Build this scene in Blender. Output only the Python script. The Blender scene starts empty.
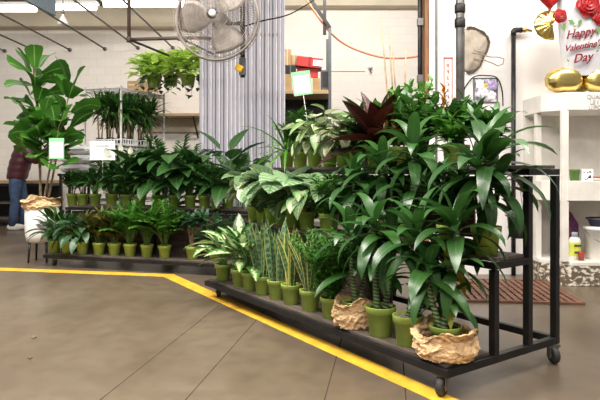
import bpy, bmesh, math, random
from mathutils import Vector, Matrix, noise
S = bpy.context.scene
COL = S.collection
R = math.radians
PI = math.pi
H = 1.0                                   # eye height
def at(px, py, Y):                        # photograph pixel + distance -> world point
    return Vector(((px-300)/560*Y, Y, H-(py-171)/560*Y))

# ------------------------------------------------------------------ node helpers
def new_mat(name):
    m = bpy.data.materials.new(name); m.use_nodes = True
    nt = m.node_tree; nt.nodes.clear()
    out = nt.nodes.new('ShaderNodeOutputMaterial')
    b = nt.nodes.new('ShaderNodeBsdfPrincipled')
    nt.links.new(b.outputs[0], out.inputs[0])
    return m, nt, b, out
def N(nt, typ, **kw):
    n = nt.nodes.new(typ)
    for k, v in kw.items(): setattr(n, k, v)
    return n
def math_(nt, op, a, b=None):
    n = N(nt, 'ShaderNodeMath', operation=op)
    for i, v in enumerate((a, b)):
        if v is None: continue
        if isinstance(v, (int, float)): n.inputs[i].default_value = v
        else: nt.links.new(v, n.inputs[i])
    return n.outputs[0]
def mixc(nt, fac, a, b):
    n = N(nt, 'ShaderNodeMix', data_type='RGBA')
    if isinstance(fac, (int, float)): n.inputs[0].default_value = fac
    else: nt.links.new(fac, n.inputs[0])
    for i, v in ((6, a), (7, b)):
        if isinstance(v, tuple): n.inputs[i].default_value = (*v[:3], 1)
        else: nt.links.new(v, n.inputs[i])
    return n.outputs[2]
def ramp(nt, fac, lo, hi):
    n = N(nt, 'ShaderNodeMapRange'); n.inputs[1].default_value = lo; n.inputs[2].default_value = hi
    nt.links.new(fac, n.inputs[0]); return n.outputs[0]
def tex(nt, scale, detail=3, stretch=None, coord='Object'):
    tc = N(nt, 'ShaderNodeTexCoord'); src = tc.outputs[coord]
    if stretch:
        mp = N(nt, 'ShaderNodeMapping'); mp.inputs['Scale'].default_value = stretch
        nt.links.new(src, mp.inputs[0]); src = mp.outputs[0]
    t = N(nt, 'ShaderNodeTexNoise'); t.inputs['Scale'].default_value = scale; t.inputs['Detail'].default_value = detail
    nt.links.new(src, t.inputs['Vector'])
    return t.outputs['Fac']
def bump(nt, b, h, strength, dist=.01):
    bp = N(nt, 'ShaderNodeBump'); bp.inputs['Strength'].default_value = strength; bp.inputs['Distance'].default_value = dist
    nt.links.new(h, bp.inputs['Height']); nt.links.new(bp.outputs[0], b.inputs['Normal'])
def simple(name, col, rough=.5, metal=0, var=.15, scale=8, bmp=0, stretch=None, spec=.5):
    m, nt, b, _ = new_mat(name)
    f = tex(nt, scale, 4, stretch)
    c2 = tuple(max(0, c*(1-var*1.6)) for c in col)
    nt.links.new(mixc(nt, ramp(nt, f, .35, .7), col, c2), b.inputs['Base Color'])
    b.inputs['Roughness'].default_value = rough; b.inputs['Metallic'].default_value = metal
    b.inputs['Specular IOR Level'].default_value = spec
    if bmp: bump(nt, b, f, bmp)
    return m
def leafmat(name, c1, c2, mode='plain', rib=None, c3=None, rough=.38, trans=.22, freq=9, spec=.5):
    m, nt, b, out = new_mat(name)
    uv = N(nt, 'ShaderNodeTexCoord'); sp = N(nt, 'ShaderNodeSeparateXYZ'); nt.links.new(uv.outputs['UV'], sp.inputs[0])
    u, v = sp.outputs[0], sp.outputs[1]
    a = math_(nt, 'MULTIPLY', math_(nt, 'ABSOLUTE', math_(nt, 'SUBTRACT', u, .5)), 2)
    geo = N(nt, 'ShaderNodeNewGeometry')
    c = mixc(nt, geo.outputs['Random Per Island'], c1, c2)
    if mode == 'stripe':
        w = math_(nt, 'SINE', math_(nt, 'MULTIPLY', math_(nt, 'SUBTRACT', v, math_(nt, 'MULTIPLY', a, .22)), 2*PI*freq))
        c = mixc(nt, ramp(nt, w, -.3, .4), c, c3)
    elif mode == 'splash':
        f = tex(nt, 38, 4)
        k = math_(nt, 'ADD', f, math_(nt, 'MULTIPLY', math_(nt, 'SUBTRACT', .62, a), .55))
        c = mixc(nt, ramp(nt, k, .56, .68), c, c3)
    elif mode == 'snake':
        f = tex(nt, 30, 2)
        w = math_(nt, 'SINE', math_(nt, 'ADD', math_(nt, 'MULTIPLY', v, 2*PI*freq), math_(nt, 'MULTIPLY', f, 9)))
        c = mixc(nt, ramp(nt, w, -.2, .8), c, c3)
        if rib: c = mixc(nt, math_(nt, 'GREATER_THAN', a, .72), c, rib)
    elif mode == 'edge':
        c = mixc(nt, ramp(nt, a, .5, .8), c, c3)
    elif mode == 'mottle':
        f = tex(nt, 26, 3)
        c = mixc(nt, ramp(nt, f, .45, .58), c, c3)
    if rib and mode != 'snake': c = mixc(nt, math_(nt, 'LESS_THAN', a, .07), c, rib)
    nt.links.new(c, b.inputs['Base Color'])
    b.inputs['Roughness'].default_value = rough; b.inputs['Specular IOR Level'].default_value = spec
    tr = N(nt, 'ShaderNodeBsdfTranslucent'); nt.links.new(c, tr.inputs[0])
    mx = N(nt, 'ShaderNodeMixShader'); mx.inputs[0].default_value = trans
    nt.links.new(b.outputs[0], mx.inputs[1]); nt.links.new(tr.outputs[0], mx.inputs[2])
    nt.links.new(mx.outputs[0], out.inputs[0])
    return m
def emit(name, col, strength):
    m, nt, b, _ = new_mat(name)
    b.inputs['Base Color'].default_value = (*col, 1)
    b.inputs['Emission Color'].default_value = (*col, 1); b.inputs['Emission Strength'].default_value = strength
    return m

# ------------------------------------------------------------------ mesh builder
class MB:
    def __init__(s): s.v = []; s.f = []; s.uv = []
    def face(s, idx, uvs=None):
        s.f.append(tuple(idx)); s.uv.append(uvs or [(0.5, 0.5)]*len(idx))
    def box(s, c, d, rz=0, rot=None):
        M = rot or Matrix.Rotation(rz, 3, 'Z'); c = Vector(c); b0 = len(s.v)
        for x in (-.5, .5):
            for y in (-.5, .5):
                for z in (-.5, .5): s.v.append(c + M @ Vector((x*d[0], y*d[1], z*d[2])))
        for q in ((0,1,3,2),(4,6,7,5),(0,4,5,1),(2,3,7,6),(0,2,6,4),(1,5,7,3)): s.face([b0+i for i in q])
        return s
    def span(s, p, q):                      # box from corner p to corner q
        p, q = Vector(p), Vector(q)
        return s.box((p+q)/2, [abs(a-b) for a, b in zip(p, q)])
    def tube(s, pts, r, n=8, cap=True, uvv=False):
        pts = [Vector(p) for p in pts]; rs = r if isinstance(r, (list, tuple)) else [r]*len(pts)
        b0 = len(s.v); ref = None
        for i, p in enumerate(pts):
            t = (pts[min(i+1, len(pts)-1)]-pts[max(i-1, 0)])
            t = t.normalized() if t.length > 1e-9 else Vector((0,0,1))
            if ref is None:
                ref = t.orthogonal().normalized()
            else:
                ref = ref - t*ref.dot(t)
                ref = ref.normalized() if ref.length > 1e-6 else t.orthogonal().normalized()
            w = t.cross(ref)
            for k in range(n):
                a = 2*PI*k/n; s.v.append(p + (ref*math.cos(a)+w*math.sin(a))*rs[i])
        L = len(pts)
        for i in range(L-1):
            for k in range(n):
                k2 = (k+1) % n
                q = [b0+i*n+k, b0+i*n+k2, b0+(i+1)*n+k2, b0+(i+1)*n+k]
                s.face(q, [(.5, i/(L-1)), (.5, i/(L-1)), (.5, (i+1)/(L-1)), (.5, (i+1)/(L-1))])
        if cap:
            s.face([b0+k for k in range(n)][::-1]); s.face([b0+(L-1)*n+k for k in range(n)])
        return s
    def bar(s, p, q, w, h=None):            # square bar between two points
        p, q = Vector(p), Vector(q); h = h or w; d = q-p
        rot = d.to_track_quat('X', 'Z').to_matrix()
        return s.box((p+q)/2, (d.length, w, h), rot=rot)
    def lathe(s, prof, n=20, c=(0,0,0), M=None, cap=True):
        b0 = len(s.v); c = Vector(c)
        for (r, z) in prof:
            for k in range(n):
                a = 2*PI*k/n; p = Vector((r*math.cos(a), r*math.sin(a), z))
                s.v.append(c + (M @ p if M else p))
        for i in range(len(prof)-1):
            for k in range(n):
                k2 = (k+1) % n
                s.face([b0+i*n+k, b0+i*n+k2, b0+(i+1)*n+k2, b0+(i+1)*n+k])
        if cap:
            s.face([b0+k for k in range(n)][::-1]); e = b0+(len(prof)-1)*n; s.face([e+k for k in range(n)])
        return s
    def prism(s, poly, d0, d1, M):          # polygon in local XY, extruded in local Z, placed by 4x4 M
        b0 = len(s.v); n = len(poly)
        for d in (d0, d1):
            for (x, y) in poly: s.v.append(M @ Vector((x, y, d)))
        s.face([b0+i for i in range(n)][::-1]); s.face([b0+n+i for i in range(n)])
        for i in range(n):
            j = (i+1) % n; s.face([b0+i, b0+j, b0+n+j, b0+n+i])
        return s
    def grid(s, fn, nu, nv, wrap=False):
        b0 = len(s.v); cu = nu if wrap else nu+1
        for j in range(nv+1):
            for i in range(cu): s.v.append(Vector(fn(i/nu, j/nv)))
        for j in range(nv):
            for i in range(nu):
                i2 = (i+1) % cu if wrap else i+1
                s.face([b0+j*cu+i, b0+j*cu+i2, b0+(j+1)*cu+i2, b0+(j+1)*cu+i],
                       [(i/nu, j/nv), ((i+1)/nu, j/nv), ((i+1)/nu, (j+1)/nv), (i/nu, (j+1)/nv)])
        return s
    def leaf(s, p, az, el, L, W, prof='lance', droop=.6, seg=6, fold=.25, twist=0, wave=0):
        p = Vector(p); b0 = len(s.v); st = L/seg; wf = PROF[prof]
        sd = Vector((-math.sin(az), math.cos(az), 0))
        for i in range(seg+1):
            t = i/seg
            d = Vector((math.cos(el)*math.cos(az), math.cos(el)*math.sin(az), math.sin(el)))
            n = sd.cross(d) * -1
            sd2 = sd*math.cos(twist)+n*math.sin(twist); n2 = n*math.cos(twist)-sd*math.sin(twist)
            w = W*.5*wf(t); wv = wave*W*math.sin(t*9+az*7)
            s.v.append(p - sd2*w + n2*(fold*w+wv)); s.v.append(p.copy()); s.v.append(p + sd2*w + n2*(fold*w-wv))
            p = p + d*st
            el = el - droop/seg*(.5+t)
        for i in range(seg):
            a = b0+i*3; t0, t1 = i/seg, (i+1)/seg
            s.face([a, a+1, a+4, a+3], [(0,t0),(.5,t0),(.5,t1),(0,t1)])
            s.face([a+1, a+2, a+5, a+4], [(.5,t0),(1,t0),(1,t1),(.5,t1)])
        return s
    def build(s, name, mat, parent=None, smooth=True, bevel=0):
        me = bpy.data.meshes.new(name); me.from_pydata([tuple(v) for v in s.v], [], s.f); 
        ul = me.uv_layers.new(name='UVMap'); flat = []
        for q in s.uv:
            for c in q: flat.extend(c)
        ul.data.foreach_set('uv', flat)
        me.materials.append(mat); me.update()
        if smooth: me.polygons.foreach_set('use_smooth', [True]*len(me.polygons))
        o = bpy.data.objects.new(name, me); COL.objects.link(o)
        if parent: o.parent = parent
        if bevel:
            bv = o.modifiers.new('bevel', 'BEVEL'); bv.width = bevel; bv.segments = 2; bv.limit_method = 'ANGLE'
        return o
PROF = {
    'lance': lambda t: math.sin(PI*min(1, max(0, t))**.75)**.9 if 0 < t < 1 else (.12 if t <= 0 else 0),
    'strap': lambda t: min(1, .5+t*2.2)*(1-t**3.2)+.01,
    'ovate': lambda t: math.sin(PI*t**.62)**.85 if 0 < t < 1 else (.1 if t <= 0 else 0),
    'heart': lambda t: (min(1, .55+t*3.2)*(1-t**1.9)) if t > 0 else .42,
    'fiddle': lambda t: (.25+.75*t**1.1)*math.sqrt(max(0, 1-((t-.62)/.39)**2) if t > .62 else 1)*1.15,
    'sword': lambda t: (.7+.35*math.sin(PI*t))*(1-t**5)+.01,
    'round': lambda t: math.sin(PI*t**.72)**.55 if 0 < t < 1 else (.1 if t <= 0 else 0),
    'needle': lambda t: 1-t,
}
def tag(o, label, cat, group=None, kind=None):
    o['label'] = label; o['category'] = cat
    if group: o['group'] = group
    if kind: o['kind'] = kind
    return o
def thing(name, label, cat, loc=(0,0,0), rz=0, group=None):
    o = bpy.data.objects.new(name, None); COL.objects.link(o); o.location = loc; o.rotation_euler.z = rz
    o.empty_display_size = .05
    return tag(o, label, cat, group)
def struct(o): o['kind'] = 'structure'; return o
def text_obj(name, s, size, mat, M, parent=None, shear=0, extrude=.001, bold=0, align='CENTER'):
    cu = bpy.data.curves.new(name, 'FONT'); cu.body = s; cu.size = size; cu.extrude = extrude; cu.shear = shear
    cu.offset = bold; cu.align_x = align; cu.align_y = 'CENTER'; cu.resolution_u = 3
    tmp = bpy.data.objects.new(name, cu); COL.objects.link(tmp)
    dg = bpy.context.evaluated_depsgraph_get()
    me = bpy.data.meshes.new_from_object(tmp.evaluated_get(dg)); me.name = name
    bpy.data.objects.remove(tmp)
    me.materials.clear(); me.materials.append(mat); me.transform(M)
    o = bpy.data.objects.new(name, me); COL.objects.link(o)
    if parent: o.parent = parent
    return o
UP = Matrix(((1,0,0,0),(0,0,-1,0),(0,1,0,0),(0,0,0,1)))     # local XY -> world XZ, facing the viewer (-Y)

# ------------------------------------------------------------------ materials
M = {}
M['pot'] = simple('lime_plastic', (.32,.43,.075), .42, var=.12, scale=20)
M['soil'] = simple('potting_soil', (.035,.024,.015), .95, var=.5, scale=60, bmp=.6)
M['gravel'] = simple('pale_gravel', (.42,.35,.26), .9, var=.5, scale=90, bmp=1)
M['black_metal'] = simple('dark_painted_steel', (.018,.017,.017), .42, .3, var=.3, scale=14)
M['dark_wood'] = simple('weathered_deck_wood', (.13,.10,.078), .6, var=.4, scale=6, stretch=(1,9,9))
M['rubber'] = simple('caster_rubber', (.03,.028,.026), .7)
M['steel'] = simple('dull_steel', (.30,.28,.27), .38, .8, var=.3)
M['chrome'] = simple('chrome_wire', (.42,.41,.40), .45, .5, var=.1)
M['brown_pipe'] = simple('brown_iron_pipe', (.13,.085,.07), .55, .3, var=.3)
M['dark_pipe'] = simple('dark_iron_pipe', (.03,.028,.028), .45, .4, var=.4, scale=20)
M['white_paint'] = simple('white_bench_paint', (.74,.70,.64), .6, var=.12, scale=5, bmp=.05)
M['wall_right'] = simple('white_wall_paint', (.80,.765,.745), .7, var=.04, scale=2)
M['tan_paint'] = simple('tan_beam_paint', (.62,.54,.41), .7, var=.1, scale=2)
M['ceiling'] = simple('grey_ceiling', (.22,.19,.17), .8, var=.2)
M['kraft'] = simple('kraft_paper', (.74,.50,.27), .8, var=.16, scale=18, bmp=.35)
M['cardboard'] = simple('brown_cardboard', (.46,.29,.14), .8, var=.15)
M['red_box'] = simple('red_carton', (.55,.03,.025), .5, var=.15)
M['white'] = simple('white_card', (.86,.85,.83), .6, var=.04)
M['white_plastic'] = simple('white_plastic', (.82,.80,.77), .4, var=.06)
M['planter_white'] = simple('white_planter_glaze', (.78,.77,.77), .45, var=.08, scale=4)
M['tan_wood'] = simple('tan_shelf_board', (.50,.34,.18), .6, var=.2, scale=6, stretch=(1,8,8))
M['jamb'] = simple('brown_jamb_wood', (.30,.13,.05), .5, var=.3, scale=8, stretch=(8,8,1))
M['yellow'] = simple('yellow_floor_paint', (.82,.46,.035), .55, var=.18, scale=10)
M['black'] = simple('black_plastic', (.015,.015,.015), .45)
M['grey_box'] = simple('dark_grey_case', (.10,.11,.12), .6)
M['fan_metal'] = simple('dusty_fan_metal', (.30,.26,.23), .5, .5, var=.25, scale=15)
M['cable'] = simple('matt_black_cable', (.012,.012,.012), .9, spec=.05)
M['riser'] = simple('brown_riser_board', (.10,.06,.04), .7, var=.4, scale=5, stretch=(1,1,6))
M['post_steel'] = simple('dark_standpipe', (.17,.16,.155), .42, .6, var=.3)
M['bark'] = simple('pale_bark', (.28,.20,.11), .8, var=.4, scale=30, bmp=.4)
M['green_stem'] = simple('green_stem', (.10,.20,.04), .5, var=.3)
M['orange_cord'] = simple('orange_cord', (.75,.28,.15), .9, spec=.05)
M['bamboo'] = simple('dry_bamboo', (.48,.33,.18), .6, var=.3, scale=20)
M['red'] = simple('red_petals', (.42,.006,.008), .4, var=.35, scale=25)
M['rose_green'] = simple('rose_leaf_green', (.12,.25,.06), .5)
M['gold'] = simple('gold_foil', (.86,.66,.22), .28, 1, var=.12, scale=12)
M['balloon_white'] = simple('white_foil', (.64,.63,.66), .3, .1, var=.06, scale=10)
M['skin'] = simple('skin', (.55,.33,.24), .5, var=.08)
M['jacket'] = simple('burgundy_nylon', (.075,.018,.024), .42, var=.25, scale=20)
M['jeans'] = simple('blue_denim', (.05,.085,.17), .85, var=.3, scale=12)
M['hair'] = simple('dark_hair', (.02,.014,.01), .5)
M['shoe'] = simple('pale_sneaker', (.62,.58,.54), .6)
M['mat'] = simple('brown_lattice_mat', (.17,.075,.045), .7, var=.3)
M['purple'] = simple('purple_net', (.22,.05,.17), .6, var=.3, scale=40)
M['lime_label'] = simple('yellow_label', (.68,.70,.10), .5)
M['navy'] = simple('navy_plastic', (.02,.02,.06), .4)
M['clear_blue'] = simple('cloudy_blue_plastic', (.45,.52,.60), .3, var=.2)
M['red_plastic'] = simple('red_plastic', (.42,.06,.03), .4)
M['linen'] = simple('worn_linen', (.42,.36,.29), .85, var=.18, scale=12, bmp=.2)
M['fray'] = simple('dark_frayed_edge', (.12,.09,.06), .9)
M['wire'] = simple('tan_wire', (.30,.22,.14), .4, .6)
M['brass'] = simple('brass', (.55,.32,.12), .35, .9)
M['sign_grey'] = simple('blue_grey_sign', (.20,.25,.30), .5, var=.1)
M['tag_green'] = simple('green_card', (.25,.60,.30), .6)
M['ink'] = simple('dark_ink', (.06,.05,.06), .7)
M['ink_pale'] = simple('faded_ink', (.36,.36,.38), .8)
M['ink_red'] = simple('red_ink', (.20,.006,.016), .5)
M['sign_red'] = simple('red_sign_border', (.65,.15,.12), .6)
M['spathe'] = leafmat('white_spathe', (.85,.86,.78), (.80,.82,.70), trans=.3)
M['yellow_petal'] = simple('yellow_petals', (.85,.50,.02), .5, var=.15)
M['orange_petal'] = simple('orange_bracts', (.75,.25,.03), .5, var=.2)
# foliage
M['dark_leaf'] = leafmat('dark_glossy_leaf', (.013,.052,.010), (.032,.098,.018), rib=(.06,.14,.04))
M['dracaena_leaf'] = leafmat('dracaena_leaf', (.018,.066,.012), (.04,.125,.022), rib=(.05,.14,.03), rough=.36, spec=.7)
M['mid_leaf'] = leafmat('mid_green_leaf', (.022,.085,.014), (.05,.15,.022), rib=(.10,.2,.06))
M['bright_leaf'] = leafmat('bright_green_leaf', (.05,.17,.02), (.10,.26,.03), rib=(.15,.3,.08))
M['lime_leaf'] = leafmat('lime_leaf', (.42,.62,.08), (.58,.76,.18), rib=(.55,.72,.3), trans=.4)
M['fig_leaf'] = leafmat('fig_leaf', (.035,.135,.015), (.078,.24,.028), rib=(.25,.42,.12), rough=.36, trans=.3)
M['dieff_leaf'] = leafmat('splashed_leaf', (.03,.12,.02), (.06,.18,.03), 'splash', c3=(.50,.60,.30))
M['snake_leaf'] = leafmat('banded_sword_leaf', (.03,.095,.04), (.055,.14,.06), 'snake', rib=(.28,.34,.12), c3=(.17,.27,.13), freq=9)
M['snake_gold'] = leafmat('yellow_edged_sword_leaf', (.03,.095,.03), (.05,.14,.045), 'snake', rib=(.62,.58,.16), c3=(.13,.22,.08), freq=11)
M['calathea_leaf'] = leafmat('silver_striped_leaf', (.10,.22,.07), (.15,.27,.10), 'stripe', rib=(.10,.24,.06), c3=(.30,.41,.26), freq=8)
M['calathea_dark'] = leafmat('mottled_striped_leaf', (.05,.13,.035), (.10,.18,.06), 'stripe', rib=(.3,.4,.2), c3=(.20,.28,.15), freq=8)
M['cream_leaf'] = leafmat('cream_green_leaf', (.24,.36,.13), (.55,.60,.36), 'mottle', c3=(.62,.62,.44), trans=.25)
M['caladium_leaf'] = leafmat('pale_veined_leaf', (.16,.30,.09), (.36,.42,.22), 'edge', rib=(.6,.55,.42), c3=(.10,.24,.06), trans=.25)
M['olive_leaf'] = leafmat('olive_mottled_leaf', (.04,.075,.02), (.10,.13,.05), 'mottle', c3=(.20,.20,.12))
M['maroon_leaf'] = leafmat('maroon_leaf', (.022,.006,.005), (.06,.012,.009), rib=(.10,.03,.02), rough=.35, trans=.12)
M['rust_leaf'] = leafmat('rust_leaf', (.22,.045,.02), (.10,.10,.02), 'mottle', c3=(.05,.10,.02))
M['croton_leaf'] = leafmat('croton_leaf', (.02,.055,.012), (.06,.08,.012), 'mottle', rib=(.45,.38,.05), c3=(.12,.11,.02))
M['fern_leaf'] = leafmat('feathery_fern', (.05,.18,.022), (.10,.28,.04), trans=.35, rough=.6)
M['fern_dark'] = leafmat('dark_feathery_fern', (.015,.07,.012), (.035,.12,.02), trans=.3, rough=.6)
M['silver_leaf'] = leafmat('silver_marked_leaf', (.02,.07,.03), (.04,.1,.04), 'mottle', c3=(.06,.13,.055))
M['yellow_leaf'] = leafmat('yellowing_leaf', (.55,.50,.05), (.35,.40,.05))

def cane_mat():
    m, nt, b, _ = new_mat('ringed_green_cane')
    uv = N(nt, 'ShaderNodeTexCoord'); sp = N(nt, 'ShaderNodeSeparateXYZ'); nt.links.new(uv.outputs['Object'], sp.inputs[0])
    w = math_(nt, 'SINE', math_(nt, 'ADD', math_(nt, 'MULTIPLY', sp.outputs[2], 2*PI/.018), math_(nt, 'MULTIPLY', sp.outputs[0], 60)))
    c = mixc(nt, ramp(nt, w, .2, .85), (.035,.085,.022), (.30,.36,.16))
    nt.links.new(c, b.inputs['Base Color']); b.inputs['Roughness'].default_value = .5
    return m
M['cane'] = cane_mat()
def brick_mat(name, c, mortar, sx, sz):
    m, nt, b, _ = new_mat(name)
    tc = N(nt, 'ShaderNodeTexCoord'); mp = N(nt, 'ShaderNodeMapping'); mp.inputs['Rotation'].default_value = (PI/2, 0, 0)
    nt.links.new(tc.outputs['Object'], mp.inputs[0])
    br = N(nt, 'ShaderNodeTexBrick'); nt.links.new(mp.outputs[0], br.inputs[0])
    br.inputs['Color1'].default_value = (*c, 1); br.inputs['Color2'].default_value = (c[0]*.96, c[1]*.95, c[2]*.94, 1)
    br.inputs['Mortar'].default_value = (*mortar, 1); br.inputs['Scale'].default_value = 1
    br.inputs['Mortar Size'].default_value = .012; br.inputs['Mortar Smooth'].default_value = .5
    br.inputs['Brick Width'].default_value = sx; br.inputs['Row Height'].default_value = sz
    nt.links.new(br.outputs['Color'], b.inputs['Base Color']); b.inputs['Roughness'].default_value = .75
    bump(nt, b, math_(nt, 'SUBTRACT', 1, br.outputs['Fac']), .2, .006)
    return m
M['brick'] = brick_mat('painted_block_wall', (.82,.77,.71), (.76,.71,.645), .32, .16)
def floor_mat():
    m, nt, b, _ = new_mat('polished_concrete')
    big = tex(nt, .9, 7); fine = tex(nt, 9, 6); mid = tex(nt, 2.2, 4, (1,.35,1))
    c = mixc(nt, ramp(nt, big, .35, .68), (.135,.101,.067), (.085,.061,.039))
    c = mixc(nt, math_(nt, 'MULTIPLY', ramp(nt, mid, .40, .75), .6), c, (.158,.125,.090))
    c = mixc(nt, math_(nt, 'MULTIPLY', ramp(nt, fine, .42, .72), .45), c, (.065,.048,.032))
    nt.links.new(c, b.inputs['Base Color'])
    rr = N(nt, 'ShaderNodeMapRange'); rr.inputs[3].default_value = .20; rr.inputs[4].default_value = .46
    nt.links.new(mid, rr.inputs[0]); nt.links.new(rr.outputs[0], b.inputs['Roughness'])
    bump(nt, b, fine, .06, .004)
    return m
M['floor'] = floor_mat()
M['joint'] = simple('floor_joint', (.06,.046,.034), 1, spec=0)
def strip_mat():
    m, nt, b, out = new_mat('clear_vinyl')
    b.inputs['Base Color'].default_value = (.56,.54,.62, 1); b.inputs['Roughness'].default_value = .35
    t = N(nt, 'ShaderNodeBsdfTransparent'); t.inputs[0].default_value = (.93,.92,.96,1)
    mx = N(nt, 'ShaderNodeMixShader'); mx.inputs[0].default_value = .25
    nt.links.new(b.outputs[0], mx.inputs[1]); nt.links.new(t.outputs[0], mx.inputs[2]); nt.links.new(mx.outputs[0], out.inputs[0])
    return m
M['vinyl'] = strip_mat()
M['vinyl_edge'] = simple('white_strip_edge', (.85,.84,.88), .4)
def plinth_mat():
    m, nt, b, _ = new_mat('peeling_plinth')
    f = tex(nt, 34, 5, (.6,1,1)); 
    nt.links.new(mixc(nt, ramp(nt, f, .50, .58), (.11,.085,.055), (.62,.56,.46)), b.inputs['Base Color']); b.inputs['Roughness'].default_value = .8
    return m
M['plinth'] = plinth_mat()

# ------------------------------------------------------------------ setting
D = 11.0
b = MB(); b.span((-9,-3,-.1), (6,D,0)); struct(b.build('floor', M['floor'], smooth=False))
b = MB(); b.span((-9,D,0), (6,D+.2,5)); struct(b.build('wall_back', M['brick'], smooth=False))
RW = 5.42
b = MB(); b.span((1.30,RW,0), (6,RW+.16,4.6)); struct(b.build('wall_right', M['wall_right'], smooth=False))
b = MB(); b.span((-9,D-.25,3.78), (-1.85,D-.002,4.16)); struct(b.build('trim_1', M['tan_paint'], smooth=False))     # header beam, left
b = MB(); b.span((-1.2,D-.25,4.18), (6,D-.002,4.7)); struct(b.build('trim_2', M['tan_paint'], smooth=False))
b = MB(); b.span((-9,7.6,4.2), (-1.3,D,4.3)); struct(b.build('ceiling', M['ceiling'], smooth=False))
# door jamb and corner trim of the right wall
b = MB(); b.span((1.205,RW-.02,0), (1.245,RW+.2,4.6)); struct(b.build('trim_3', M['jamb'], smooth=False))
b = MB(); b.span((1.246,RW-.03,0), (1.30,RW+.16,4.6)); struct(b.build('trim_4', M['wall_right'], smooth=False))
# floor joints
def floor_strip(p, q, w, z, mat, name):
    p, q = Vector((*p, 0)), Vector((*q, 0)); d = (q-p).normalized(); n = Vector((-d.y, d.x, 0))*w/2
    b = MB(); b.prism([tuple((v)[:2]) for v in (p-n, q-n, q+n, p+n)], 0, z, Matrix.Identity(4))
    return struct(b.build(name, mat, smooth=False))
jd = Vector((.1555,.988))
for i, (x0, y0) in enumerate(((-.873,2.445), (.1436,2.68), (-.50,2.445), (.463,2.445))):
    p = Vector((x0, y0)) - jd*2; q = Vector((x0, y0)) + jd*(.9 if i == 1 else (1.9 if i == 2 else (.6 if i == 3 else 1.75)))
    floor_strip(p, q, .0055, .0006, M['joint'], 'trim_%d' % (5+i))
# yellow line: one painted line with a bend
A_, B_, C_ = Vector((-6.5,6.37)), Vector((-1.26,5.36)), Vector((.975,1.92))
b = MB()
d1 = (B_-A_).normalized(); d2 = (C_-B_).normalized(); n1 = Vector((-d1.y, d1.x)); n2 = Vector((-d2.y, d2.x)); nm = (n1+n2).normalized(); hw = .047
k = hw/nm.dot(n1)
poly = [A_-n1*.085, B_-nm*.068, C_-n2*hw, C_+n2*hw, B_+nm*.068, A_+n1*.085]
for (i0, i1, i2, i3) in ((0,1,4,5), (1,2,3,4)):
    b.prism([tuple(poly[i]) for i in (i0,i1,i2,i3)], 0, .0018, Matrix.Identity(4))
tag(b.build('floor_marking_line', M['yellow'], smooth=False), 'yellow safety line painted on the concrete, bending diagonally past the front cart', 'floor marking')
for (px, py, w) in ((33,339,.035), (30,357,.03), (36,337,.02)):
    Y = 560/(py-171); o = MB().leaf((0,0,.004), .3+px, .15, w*1.6, w*.7, 'ovate', .5, 4).build('dead_leaf', M['fray'])
    o.location = at(px, py, Y)
    tag(o, {33: 'dark dry leaf scrap on the bare concrete, the farther wider one', 30: 'dark dry leaf scrap on the bare concrete, nearest the camera', 36: 'smallest dry leaf scrap on the bare concrete beside a wider one'}[px], 'leaf', 'leaf scraps on the floor')
# fluorescent lamps
M['tube'] = emit('fluorescent_tube', (1,.97,.9), 5)
for i, (x0, x1, yy, lab) in enumerate(((0,36,9,'fluorescent ceiling lamp at the top left edge, left of the hanging sign'), (53,96,7.5,'fluorescent ceiling lamp just right of the hanging grey sign'), (104,186,4.5,'fluorescent ceiling lamp above the brown pipe frame, left of the fan'))):
    Y = 9.6; a_, c_ = at(x0, yy+1, Y), at(x1, yy-1, Y)
    t = thing('fluorescent_lamp', lab, 'ceiling lamp', ((a_.x+c_.x)/2, Y, (a_.z+c_.z)/2), 0, 'ceiling lamps in a row'); L = c_.x-a_.x
    hz = 4.2-t.location.z
    MB().box((0,0,.07), (L+.06,.2,.05)).build('housing', M['white_plastic'], t, False)
    MB().tube([(-L/2,0,0),(L/2,0,0)], .05, 10).build('tube', M['tube'], t)
    for s in (-.4, .4):
        MB().tube([(L*s,0,.09),(L*s,0,hz)], .012, 6).build('hanger', M['steel'], t)

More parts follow.
